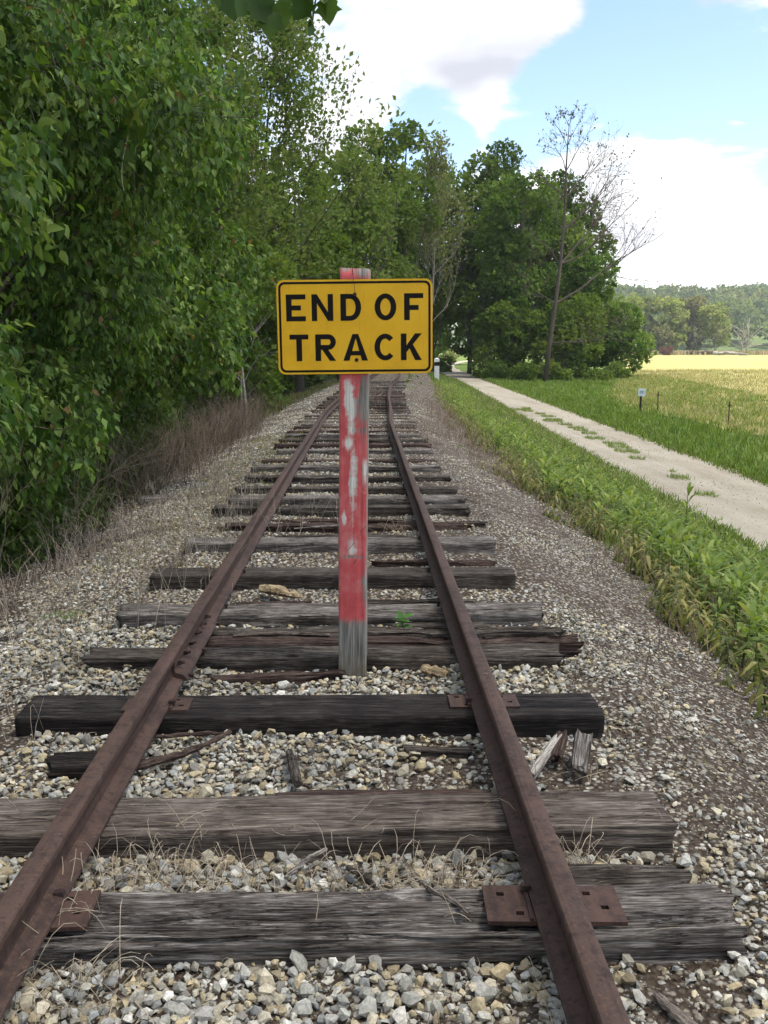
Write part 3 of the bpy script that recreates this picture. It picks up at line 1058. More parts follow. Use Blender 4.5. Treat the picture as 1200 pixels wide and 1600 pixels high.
for k, (a, b_, xr) in enumerate(far):
    q = R_.random()
    mt = ('wood_dark', 'wood_grey', 'wood_dark', 'wood_red')[int(q * 4)] if k else 'wood_dark'
    n_l = 44 if k < 9 else 18
    tie('railroad_tie', -1.30 + R_.uniform(-.09, .06), xr + R_.uniform(-.05, .05), a, b_, R_.uniform(-.065, .0) if k > 1 else 0, mt, 40 + k,
        'weathered %s tie, %s in line beyond the collapsed rotten tie' % ({'wood_dark': 'dark', 'wood_grey': 'grey', 'wood_red': 'brown'}[mt], ORD[k]),
        rz=R_.uniform(-.02, .02), nL=n_l, nP=40 if k < 9 else 24, rough=.006, cracks=3, crackd=.012, rag=.06, decay=.035 * R_.random() ** 1.5, spikes=k < 9)

# fragments of older ties
tie('tie_fragment', .80, 1.23, 2.60, 2.78, -.035, 'wood_dark', 81, 'short rotten tie stump beside the nearest tie, outside the trail-side rail', 'wood', spikes=False, group='rotten tie fragments', nL=60, nP=64, rough=.012, cracks=6, crackd=.03, rag=.05, decay=.02)
tie('tie_fragment', -.12, .66, 3.215, 3.30, -.035, 'wood_red', 82, 'thin dark rotten plank lying along the back of the brown-grey tie', 'wood', spikes=False, group='rotten tie fragments', nL=60, nP=40, rough=.008, cracks=2, rag=.08, decay=.02)
tie('tie_fragment', -1.09, -.80, 3.52, 3.66, -.03, 'wood_black', 83, 'charred stump of a tie half under the left rail', 'wood', spikes=False, group='rotten tie fragments', nL=40, nP=48, rough=.012, cracks=3, rag=.05, decay=.02)
tie('tie_fragment', -1.35, -.95, 4.24, 4.31, -.03, 'wood_red', 84, 'rotten slab lying behind the left end of the black tie', 'wood', spikes=False, group='rotten tie fragments', nL=40, nP=40, rough=.010, cracks=2, rag=.05, decay=.02)
tie('tie_fragment', -2.45, -1.98, 5.55, 5.80, -.20, 'wood_dark', 85, 'loose old tie end lying in the dry weeds left of the rails', 'wood', spikes=False, group='rotten tie fragments', nL=40, nP=48, rough=.010, cracks=3, rag=.05, decay=.02, rz=.25)
tie('tie_fragment', -2.62, -2.15, 11.5, 11.75, -.22, 'wood_grey', 86, 'grey log end on the dirt bank at the foot of the trees', 'wood', spikes=False, group='rotten tie fragments', nL=40, nP=40, rough=.010, cracks=3, rag=.05, decay=.02, rz=.35)
tie('tie_fragment', .36, .67, 3.70, 3.78, -.06, 'wood_dark', 87, 'low dark plank in the gravel in front of the black tie, inside the trail-side rail', 'wood', spikes=False, group='rotten tie fragments', nL=40, nP=40, rough=.010, cracks=2, rag=.05, decay=.02, rz=-.1)

DEBRIS = [(-.55, .05, 4.60, 4.67, .15, 'wood_red', 'thin rotten strip in front of the broken tie, left of the sign post'), (.35, 1.0, 5.44, 5.51, -.04, 'wood_dark', 'rotten strip right of the green weed'),
          (-.62, -.2, 6.02, 6.10, .06, 'wood_red', 'rotten strip beyond the split grey tie, left of the sign post'), (.2, .9, 6.05, 6.13, -.05, 'wood_dark', 'rotten strip beyond the split grey tie, right of the sign post'),
          (-1.25, -.35, 6.98, 7.06, .05, 'wood_dark', 'old strip of tie beyond the square-edged dark tie'), (.3, 1.22, 7.2, 7.28, -.06, 'wood_red', 'splintered strip between the square-edged tie and the sound grey tie'),
          (-.6, .6, 8.22, 8.30, .03, 'wood_dark', 'low splintered strip just beyond the sound grey tie'), (-.7, .75, 9.02, 9.11, -.03, 'wood_red', 'crumbling strip beyond the collapsed rotten tie'), (.62, 1.35, 8.9, 8.98, -.12, 'wood_dark', 'loose strip outside the trail-side rail by the collapsed tie')]
for k, (a, b_, c_, d_, rz_, m_, lab_) in enumerate(DEBRIS):
    tie('tie_fragment', a, b_, c_, d_, -.05, m_, 110 + k, lab_, 'wood', spikes=False, group='rotten tie fragments', nL=44, nP=36, rough=.010, cracks=2, crackd=.02, rag=.10, decay=.03, rz=rz_, H=.07, taper=.5)

tie_plate(-.775, 2.475, .04, 'rusty plate on the nearest tie under the left rail', lx=.36, spikes=((.074, .05, 0),))
tie_plate(.7525, 2.475, -.03, 'rusty plate on the nearest tie under the trail-side rail', lx=.40, spikes=((-.076, .055, PI),))
tie_plate(-.7525, 4.06, .0, 'rusty plate on the black tie under the left rail', lx=.30, ly=.15, spikes=((.076, -.02, 0),), mat='rust')
tie_plate(.7525, 4.07, .0, 'rusty plate on the black tie under the trail-side rail', lx=.32, ly=.15, spikes=((.076, .03, 0), (-.076, -.03, PI)), mat='rust')

# ------------------------------------------------------------------ the sign
POST_X, POST_Y, POST_Z0 = .134, 4.78, -.10


def prism(b, poly, z0, z1):
    """flat polygon (x, y) counter-clockwise given thickness; built facing -Y: local (x, -depth, y)"""
    p = np.array(poly, float)
    n = len(p)
    v = np.concatenate([np.stack([p[:, 0], np.full(n, -z0), p[:, 1]], 1), np.stack([p[:, 0], np.full(n, -z1), p[:, 1]], 1)])
    f = [tuple(range(n))[::-1], tuple(range(n, 2 * n))] + [(i, (i + 1) % n, n + (i + 1) % n, n + i) for i in range(n)]
    b.add(v, f)


def arc(cx, cy, rx, ry, a0, a1, n):
    t = np.radians(np.linspace(a0, a1, n))
    return np.stack([cx + rx * np.cos(t), cy + ry * np.sin(t)], 1)


def strip(b, outer, inner, z0, z1):
    for i in range(len(outer) - 1):
        prism(b, [outer[i], outer[i + 1], inner[i + 1], inner[i]], z0, z1)


def letter(ch, w, h, s, z0=.0012, z1=.0024):
    """highway-style capital of width w, height h and stroke s, lower left at the origin"""
    b = Buf(); e = .00012
    R_ = lambda x0, y0, x1, y1, k=0: prism(b, [(x0, y0), (x1, y0), (x1, y1), (x0, y1)], z0, z1 + e * k)
    P = lambda pts, k=0: prism(b, pts, z0, z1 + e * k)
    hs = s * .86
    if ch in 'EF':
        R_(0, 0, s, h); R_(s, h - hs, w, h, 0); R_(s, h * .5 - hs * .5 + (.0 if ch == 'E' else -.004), w * .76, h * .5 + hs * .5 + (.0 if ch == 'E' else -.004))
        if ch == 'E': R_(s, 0, w, hs)
    elif ch == 'N':
        R_(0, 0, s * .95, h); R_(w - s * .95, 0, w, h); P([(s * .95, h), (s * .95, h - s * 1.55), (w - s * .95, 0), (w - s * .95, s * 1.55)])
    elif ch == 'D':
        R_(0, 0, s, h); r = h / 2
        R_(s, 0, w - r * .82, hs); R_(s, h - hs, w - r * .82, h)
        strip(b, arc(w - r * .82, r, r * .82, r, -90, 90, 17), arc(w - r * .82, r, r * .82 - s, r - hs, -90, 90, 17), z0, z1)
    elif ch == 'O':
        strip(b, arc(w / 2, h / 2, w / 2, h / 2, 0, 360, 37), arc(w / 2, h / 2, w / 2 - s, h / 2 - hs, 0, 360, 37), z0, z1)
    elif ch == 'C':
        strip(b, arc(w * .53, h / 2, w * .53, h / 2, 42, 318, 30), arc(w * .53, h / 2, w * .53 - s, h / 2 - hs, 42, 318, 30), z0, z1)
    elif ch == 'T':
        R_(0, h - hs, w, h); R_(w / 2 - s / 2, 0, w / 2 + s / 2, h - hs)
    elif ch == 'R':
        R_(0, 0, s, h); r = h * .29; cy = h - r
        R_(s, h - hs, w - r, h); R_(s, h - 2 * r, w - r, h - 2 * r + hs)
        strip(b, arc(w - r, cy, r, r, -90, 90, 15), arc(w - r, cy, r - s * .95, r - hs, -90, 90, 15), z0, z1)
        P([(w - s * 1.12, 0), (w, 0), (w * .62, h - 2 * r), (w * .62 - s * 1.05, h - 2 * r)])
    elif ch == 'A':
        P([(0, 0), (s * 1.08, 0), (w / 2 + s * .06, h - s * .75), (w / 2, h), (w / 2 - s * .52, h)])
        P([(w - s * 1.08, 0), (w, 0), (w / 2 + s * .52, h), (w / 2, h), (w / 2 + s * .06, h - s * .75)], 1)
        R_(w * .25, h * .20, w * .75, h * .20 + hs * .9, 2)
    elif ch == 'K':
        R_(0, 0, s, h)
        P([(s, h * .30), (s, h * .56), (w - s * 1.22, h), (w, h)], 1)
        P([(s * 1.4, h * .50), (w - s * 1.2, 0), (w, 0), (w * .52, h * .66)], 2)
    return b.mesh('letter', M['sign_black'], False, False)


def rrect(hw, hh, r, n=7):
    pts = []
    for cx, cy, a in ((hw - r, -hh + r, -90), (hw - r, hh - r, 0), (-hw + r, hh - r, 90), (-hw + r, -hh + r, 180)):
        pts += arc(cx, cy, r, r, a, a + 90, n).tolist()
    return np.array(pts)


def build_sign():
    root = thing('track_sign', 'yellow END OF TRACK sign on a flaking red post between the rails', 'sign', (POST_X, POST_Y, POST_Z0), None, (0, rad(.75), rad(-2.0)))
    H = 2.115
    me = beam_mesh(H + .3, .148, .140, 5, nL=50, nP=72, rough=.0022, cracks=4, crackd=.004, rag=.004, mat='post')
    # stand it up: local X of the beam becomes Z, its top face (z=0) becomes the front
    me.transform(Matrix(((0, -1, 0, 0), (0, 0, -1, 0), (1, 0, 0, (H + .3) / 2 - .3), (0, 0, 0, 1))))
    me.transform(Matrix.Translation((0, -.074, 0)))
    link('post', me, root)
    # panel
    W2, H2 = .3865, .231
    b = Buf()
    prism(b, rrect(W2, H2, .036), 0, .002)
    panel = link('sign_panel', b.mesh('sign_panel', M['sign_yellow'], False, False), root, (.004, -.0775, 1.83), (0, rad(-1.35), 0))
    b = Buf()
    o = rrect(W2 - .0095, H2 - .0095, .030); i_ = rrect(W2 - .0205, H2 - .0205, .021)
    strip(b, np.vstack([o, o[:1]]), np.vstack([i_, i_[:1]]), .0012, .0026)
    link('border', b.mesh('border', M['sign_black'], False, False), panel)
    sc = .786 / 1005.0        # metres per measured unit
    for row, y0, hgt in ((0, 405, 167), (1, 656, 168)):
        for ch, xa, xb in ((('E', 165, 290), ('N', 328, 465), ('D', 511, 643), ('O', 728, 866), ('F', 915, 1037)), (('T', 182, 303), ('R', 346, 478), ('A', 524, 682), ('C', 724, 855), ('K', 893, 1027)))[row]:
            w = (xb - xa) * sc; h = hgt * sc
            drop = (xa - 165) / 872 * -10
            ox = (xa - 601) * sc; oz = -(y0 - 440 - 4) * sc
            link('letter', letter(ch, w, h, 36.0 * sc), panel, (ox, 0, oz))
    for (bx, bz) in ((.002, .158), (.006, -.162)):
        bb = Buf()
        th = np.arange(10) / 10 * 2 * PI
        for r0, r1, d0, d1 in ((.010, .009, .002, .004), (.0065, .005, .004, .009)):
            pr = np.stack([np.cos(th), np.sin(th)], 1)
            v = np.concatenate([np.stack([pr[:, 0] * r0, np.full(10, -d0), pr[:, 1] * r0], 1), np.stack([pr[:, 0] * r1, np.full(10, -d1), pr[:, 1] * r1], 1)])
            bb.add(v, [tuple(range(10, 20))] + [(k, (k + 1) % 10, 10 + (k + 1) % 10, 10 + k) for k in range(10)])
        link('bolt', bb.mesh('bolt', M['rust_dark'], False, False), panel, (bx, -.0008, bz))
    # thin wire looped from the bolt over the post top
    w = Buf()
    tube(w, [(.004, -.085, 1.985), (.0, -.086, 2.03), (-.006, -.084, 2.064), (-.008, -.0765, 2.09), (-.010, -.0760, 2.113), (-.010, -.05, 2.122), (-.008, .0, 2.120)], .0012, 5, (1, 1, 1))
    link('wire', w.mesh('wire', M['rust_dark'], True, False), root)
    return root


build_sign()

# ------------------------------------------------------------------ loose ballast stones
V1, F1 = ico(1)
OCT_V = np.array([(1, 0, 0), (-1, 0, 0), (0, 1, 0), (0, -1, 0), (0, 0, 1), (0, 0, -1)], float)
OCT_F = np.array([(0, 2, 4), (2, 1, 4), (1, 3, 4), (3, 0, 4), (2, 0, 5), (1, 2, 5), (3, 1, 5), (0, 3, 5)])


def stone_variants(n, base, seed, amp):
    """angular crushed stone: clip a ball by a few random planes"""
    R = rng(seed)
    out = []
    for k in range(n):
        v = base * (1 + R.uniform(-amp, amp, (len(base), 1)))
        for q in range(7):
            nrm_ = norm(R.normal(0, 1, 3)); d = R.uniform(.45, .75)
            over = np.maximum(v @ nrm_ - d, 0)
            v = v - over[:, None] * nrm_
        out.append(v)
    return out


ST_NEAR = stone_variants(14, V1, 5, .12)
_t = np.arange(5) / 5 * 2 * PI
MID_V = np.concatenate([np.stack([np.cos(_t) * .9, np.sin(_t) * .9, np.full(5, .35)], 1), np.stack([np.cos(_t + .6) * .9, np.sin(_t + .6) * .9, np.full(5, -.4)], 1), [(0, 0, .8)]])
MID_F = np.array([(k, (k + 1) % 5, 10) for k in range(5)] + [(k, 5 + k, (k + 1) % 5) for k in range(5)] + [(5 + k, 5 + (k + 1) % 5, (k + 1) % 5) for k in range(5)])
ST_MID = stone_variants(12, MID_V, 7, .14)
ST_FAR = stone_variants(10, OCT_V, 6, .25)
PAL = np.array([(.40, .39, .35), (.33, .33, .31), (.46, .45, .42), (.38, .32, .21), (.42, .36, .25), (.28, .29, .29), (.24, .23, .21), (.52, .51, .48), (.36, .34, .29), (.30, .25, .17), (.44, .40, .31), (.40, .37, .30)]) * np.array((1.04, 1.01, .93))


def rotframes(n, R):
    q = norm(R.normal(0, 1, (n, 4)))
    w, x, y, z = q.T
    ax = np.stack([1 - 2 * (y * y + z * z), 2 * (x * y + w * z), 2 * (x * z - w * y)], 1)
    ay = np.stack([2 * (x * y - w * z), 1 - 2 * (x * x + z * z), 2 * (y * z + w * x)], 1)
    return ax, ay, np.cross(ax, ay)


def on_tie(x, y, pad=-.01):
    m = np.zeros(len(x), bool)
    for (a, b_, c, d, rz) in TIES:
        cx, cy = (a + b_) / 2, (c + d) / 2
        dx, dy = x - cx, y - cy
        lx = dx * math.cos(rz) + dy * math.sin(rz); ly = -dx * math.sin(rz) + dy * math.cos(rz)
        m |= (np.abs(lx) < (b_ - a) / 2 + pad) & (np.abs(ly) < (d - c) / 2 + pad)
    return m


def cover(x, y):
    """share of the bed covered by loose stone: clean between the rails, patchy on the shoulders, dirt by the trail-side rail"""
    s = x - xc(y)
    c = np.where(np.abs(s) < 1.25, 1.0, .75)
    patch = fbm(x * 1.1 + 3, y * .8, 51, 4)
    right = np.clip((patch - .47) / .11, 0, 1) * .64 + .10
    c = np.where(s > .95, right, c)
    left = np.clip((fbm(x * 1.5, y * 1.5, 57, 3) - .25) / .2, 0, 1) * np.clip((s + 2.75) / .6, .12, 1)
    c = np.where(s < -1.25, left, c)
    for (dx, dy, r, a) in ((.45, 3.45, .26, .85), (.95, 3.6, .34, .9), (.85, 2.25, .22, .6), (.62, 2.8, .16, .5), (.5, 5.2, .35, .4), (0, 8.7, 1.2, .5), (.3, 7.3, .7, .45), (1.15, 3.3, .25, .8)):
        c = c * (1 - a * np.exp(-((x - dx) ** 2 + (y - dy) ** 2) / r ** 2))
    return c * np.clip(1.25 - np.maximum(y - 14, 0) / 44, .3, 1)


def scatter_stones():
    near = Buf(); farb = Buf()
    R = rng(8)
    picked = []
    for (y0, y1, step, layers, rmin, rmax, isnear) in ((1.5, 3.4, .029, 2, .012, .025, True), (3.4, 6.0, .031, 2, .0115, .0225, None), (6.0, 11.0, .037, 1, .012, .022, False), (11.0, 26.0, .062, 1, .015, .028, False), (26.0, 46.0, .11, 1, .022, .036, False)):
        for lay in range(layers):
            xs = np.arange(-3.2, 3.3, step); ys = np.arange(y0, y1, step)
            X, Y = np.meshgrid(xs, ys)
            X = X.ravel() + R.uniform(-.5, .5, X.size) * step + xc(Y.ravel()); Y = Y.ravel() + R.uniform(-.5, .5, Y.size) * step
            # keep only what can be in view
            half = np.abs((X - CAM[0] - Y * .022)) < .45 * Y + .35
            keep = half & (R.random(len(X)) < cover(X, Y) * (1 if lay == 0 else .6)) & ~on_tie(X, Y, .004)
            X, Y = X[keep], Y[keep]
            keep = ~((np.abs(X - POST_X) < .078) & (np.abs(Y - POST_Y) < .08))
            X, Y = X[keep], Y[keep]
            n = len(X)
            r = R.uniform(rmin, rmax, n) * np.where(R.random(n) < .12, 1.35, 1) * np.where(R.random(n) < .25, .65, 1)
            s = X - xc(Y)
            r = r * np.where(s > 1.3, .78, 1) * np.where(R.random(n) < .05, 1.35, 1)
            sc = np.stack([r * R.uniform(.9, 1.45, n), r * R.uniform(.8, 1.2, n), r * R.uniform(.5, .85, n)], 1)
            Z = ballast_z(X, Y) + r * (.22 if lay == 0 else R.uniform(.5, 1.0, n)) + (0 if lay == 0 else .006)
            ax, ay, az = rotframes(n, R)
            # most stones lie on a flat side
            flat = R.random(n) < .65
            th = R.uniform(0, 2 * PI, n); tl = R.normal(0, .3, (n, 2))
            zz = norm(np.stack([tl[:, 0], tl[:, 1], np.ones(n)], 1))
            hx = np.stack([np.cos(th), np.sin(th), np.zeros(n)], 1)
            fy = norm(np.cross(zz, hx)); fx = np.cross(fy, zz)
            ax = np.where(flat[:, None], fx, ax); ay = np.where(flat[:, None], fy, ay); az = np.where(flat[:, None], zz, az)
            col = PAL[R.integers(0, len(PAL), n)] * R.uniform(.62, 1.2, (n, 1))
            dirt = np.clip(fbm(X * 2.2, Y * 2.2, 61, 3) - .45, 0, 1) * 2.2
            col = col * (1 - .4 * np.clip(dirt, 0, 1))[:, None]
            pos = np.stack([X, Y, Z], 1)
            top_ = isnear and lay == 1
            vs_ = ST_NEAR if top_ else (ST_FAR if isnear is False else ST_MID)
            fs_ = F1 if top_ else (OCT_F if isnear is False else MID_F)
            var = R.integers(0, len(vs_), n)
            single = np.zeros(n, bool)
            if isnear and y0 < 2 and lay == 1:
                vis = np.argsort(Y - r * 30)[:900]
                vis = vis[(np.abs(X[vis] - CAM[0]) < .42 * Y[vis]) & (Y[vis] > 1.78)][:300]
                single[vis] = True
                for q in vis:
                    picked.append((pos[q], ax[q], ay[q], az[q], sc[q], col[q], var[q]))
            tgt = farb if isnear is False else near
            for k in range(len(vs_)):
                m = (var == k) & ~single
                stamp(tgt, vs_[k], fs_, pos[m], ax[m], ay[m], az[m], sc[m], col[m])
    # loose pebbles on the trail
    n = 2600
    Y = 9 + 28 * R.random(n) ** 1.4; X = xt(Y) + R.normal(0, .62, n)
    r = R.uniform(.006, .017, n) * (1 + Y * .012)
    ax, ay, az = rotframes(n, R)
    stamp(farb, ST_FAR[1], OCT_F, np.stack([X, Y, ground_z(X, Y) + .03 + r * .3], 1), ax, ay, az, np.stack([r * 1.2, r, r * .7], 1), PAL[R.integers(0, len(PAL), n)] * R.uniform(.5, 1.1, (n, 1)))
    # chips and grit
    for (y0, y1, n) in ((1.6, 3.2, 10000), (3.2, 6.0, 11000)):
        Y = R.uniform(y0, y1, n); X = CAM[0] + Y * .022 + R.uniform(-1, 1, n) * (.43 * Y + .1)
        keep = (np.abs(X) < 2.9) & ~on_tie(X, Y, .0)
        X, Y = X[keep], Y[keep]; n = len(X)
        r = R.uniform(.003, .0085, n)
        Z = ballast_z(X, Y) + r * .4 + np.where(R.random(n) < .35, .012, 0) * cover(X, Y)
        ax, ay, az = rotframes(n, R)
        col = PAL[R.integers(0, len(PAL), n)] * R.uniform(.45, 1.15, (n, 1))
        bark_ = R.random(n) < .22
        col[bark_] = np.array((.055, .036, .024)) * R.uniform(.6, 1.6, (bark_.sum(), 1))
        sc = np.stack([r * np.where(bark_, 2.6, 1.2), r, r * .7], 1)
        stamp(farb, ST_FAR[0], OCT_F, np.stack([X, Y, Z], 1), ax, ay, az, sc, col)
    o = link('gravel', near.mesh('gravel', M['stone'], False), None)
    tag(o, 'loose angular grey and tan ballast stones between the nearest ties', 'gravel', kind='stuff')
    o = link('gravel', farb.mesh('gravel', M['stone'], False), None)
    tag(o, 'loose pale ballast stones farther down the track', 'gravel', kind='stuff')
    # the nearest stones, one by one
    tones = [(.44, .41, .34), (.35, .33, .29), (.50, .47, .40), (.42, .34, .21), (.28, .27, .23), (.36, .35, .30), (.46, .40, .29)]
    protos = {}
    for p in picked:
        ti = int(np.argmin([abs(p[5] - np.array(t_)).sum() for t_ in tones]))
        key = (p[6], ti)
        if key not in protos:
            protos[key] = Buf().add(ST_NEAR[p[6]], F1, np.array(tones[ti])).mesh('stone', M['stone'], False)
        st = link('stone', protos[key], bed)
        m = Matrix.Identity(4)
        for r_, (a_, s_) in enumerate(zip((p[1], p[2], p[3]), p[4])):
            for c_ in range(3):
                m[c_][r_] = a_[c_] * s_
        m.translation = Vector(p[0])
        st.matrix_world = m
        st.matrix_parent_inverse = Matrix.Identity(4)


scatter_stones()

# ------------------------------------------------------------------ foliage
# ovate leaf, 8 triangles, folded along the midrib and arched
LEAF_V = np.array([(0, 0, 0), (0, .34, .015), (0, .70, -.04), (0, 1.0, -.20), (-.24, .26, .085), (-.22, .60, .05), (.24, .26, .085), (.22, .60, .05)])
LEAF_F = np.array([(0, 1, 4), (4, 1, 2), (4, 2, 5), (5, 2, 3), (0, 6, 1), (6, 2, 1), (6, 7, 2), (7, 3, 2)])
LEAF4_V = np.array([(0, 0, 0), (-.25, .42, .08), (.25, .42, .08), (0, 1.0, -.16), (0, .45, .0)])
LEAF4_F = np.array([(0, 4, 1), (1, 4, 3), (0, 2, 4), (2, 3, 4)])
DIA_V = np.array([(0, 0, 0), (.30, .5, .07), (0, 1, -.05), (-.30, .5, .07)])
DIA_F = np.array([(0, 1, 2), (0, 2, 3)])
LANCE_V = np.array([(0, 0, 0), (-.085, .35, .10), (.085, .35, .10), (-.06, .75, .06), (.06, .75, .06), (0, 1, -.10)])
LANCE_F = np.array([(0, 2, 1), (1, 2, 4), (1, 4, 3), (3, 4, 5)])


def maple_leaf():
    pts = [(0, 0), (.22, -.06), (.46, .10), (.40, .26), (.62, .46), (.40, .50), (.30, .62), (.20, .78), (0, 1.0), (-.20, .78), (-.30, .62), (-.40, .50), (-.62, .46), (-.40, .26), (-.46, .10), (-.22, -.06)]
    v = [(0, .36, .03)] + [(x, y, -.10 * (abs(x) / .6) ** 2 - .12 * max(0, y - .5)) for x, y in pts]
    n = len(pts)
    return np.array(v), np.array([(0, 1 + i, 1 + (i + 1) % n) for i in range(n)])


def clump_template(seed, k=4):
    """a small spray of leaves about one unit across"""
    R = rng(seed)
    d = norm(R.normal(0, 1, (k, 3)) * (1, 1, .6)); p = R.uniform(-.33, .33, (k, 3))
    x, y, z = frame(d, R, .7, .6)
    b = Buf()
    stamp(b, DIA_V * (1.25, 1, 1), DIA_F, p - d * .2, x, y, z, R.uniform(.46, .74, k), np.ones((k, 3)))
    return np.concatenate(b.v), np.concatenate(b.f[3])


CLUMPS = [clump_template(100 + i) for i in range(6)]


def in_view(p, m=.56, pad=.8):
    return (np.abs(p[:, 0] - CAM[0] - p[:, 1] * .022) < m * .72 * p[:, 1] + pad) & (p[:, 2] - 1.6 < m * .62 * p[:, 1] + pad) & (p[:, 1] > .8)


def lobes_of(c, r, n, rl, seed, fill=.66):
    R = rng(seed)
    u = norm(R.normal(0, 1, (n, 3)))
    k = fill * R.uniform(.55, 1.05, (n, 1))
    p = np.array(c) + u * k * np.array(r)
    rr = rl * R.uniform(.75, 1.25, (n, 1)) * np.array([1, 1, .85])
    return np.concatenate([p, rr], 1)


def inside_other(p, lobes, i, f=.72):
    m = np.zeros(len(p), bool)
    for j, l in enumerate(lobes):
        if j == i:
            continue
        m |= (((p - l[:3]) / (l[3:] * f)) ** 2).sum(1) < 1
    return m


def shell(R, lobe, n, inner=.55):
    u = norm(R.normal(0, 1, (n, 3)))
    k = R.uniform(inner ** 2, 1, (n, 1)) ** .5
    return lobe[:3] + u * k * lobe[3:], u


def pick_cols(R, pal, n, var=.25):
    pal = np.array(pal)
    w = R.integers(0, len(pal), n)
    return pal[w] * R.uniform(1 - var, 1 + var, (n, 1))


def curve(a, b_, R, bend=.15, n=7, sag=0.0):
    a = np.array(a, float); b_ = np.array(b_, float)
    t = np.linspace(0, 1, n)[:, None]
    L = np.linalg.norm(b_ - a)
    m = R.normal(0, bend, 3) * L
    p = a + (b_ - a) * t + m * (t * (1 - t)) * 1.6
    p[:, 2] += sag * L * (t * (1 - t))[:, 0]
    return p


GREEN_NEAR = [(.060, .117, .020), (.076, .140, .024), (.112, .184, .036), (.042, .088, .017), (.152, .214, .050)]
GREEN_MID = [(.082, .132, .022), (.102, .155, .028), (.064, .110, .020), (.125, .170, .036)]
GREEN_DARK = [(.062, .104, .020), (.078, .122, .024), (.050, .088, .017)]
GREEN_OLIVE = [(.100, .155, .032), (.122, .172, .040), (.082, .135, .028), (.145, .172, .052)]
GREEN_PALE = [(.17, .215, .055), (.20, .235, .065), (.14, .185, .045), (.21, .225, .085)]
BARK = np.array((.085, .072, .060))


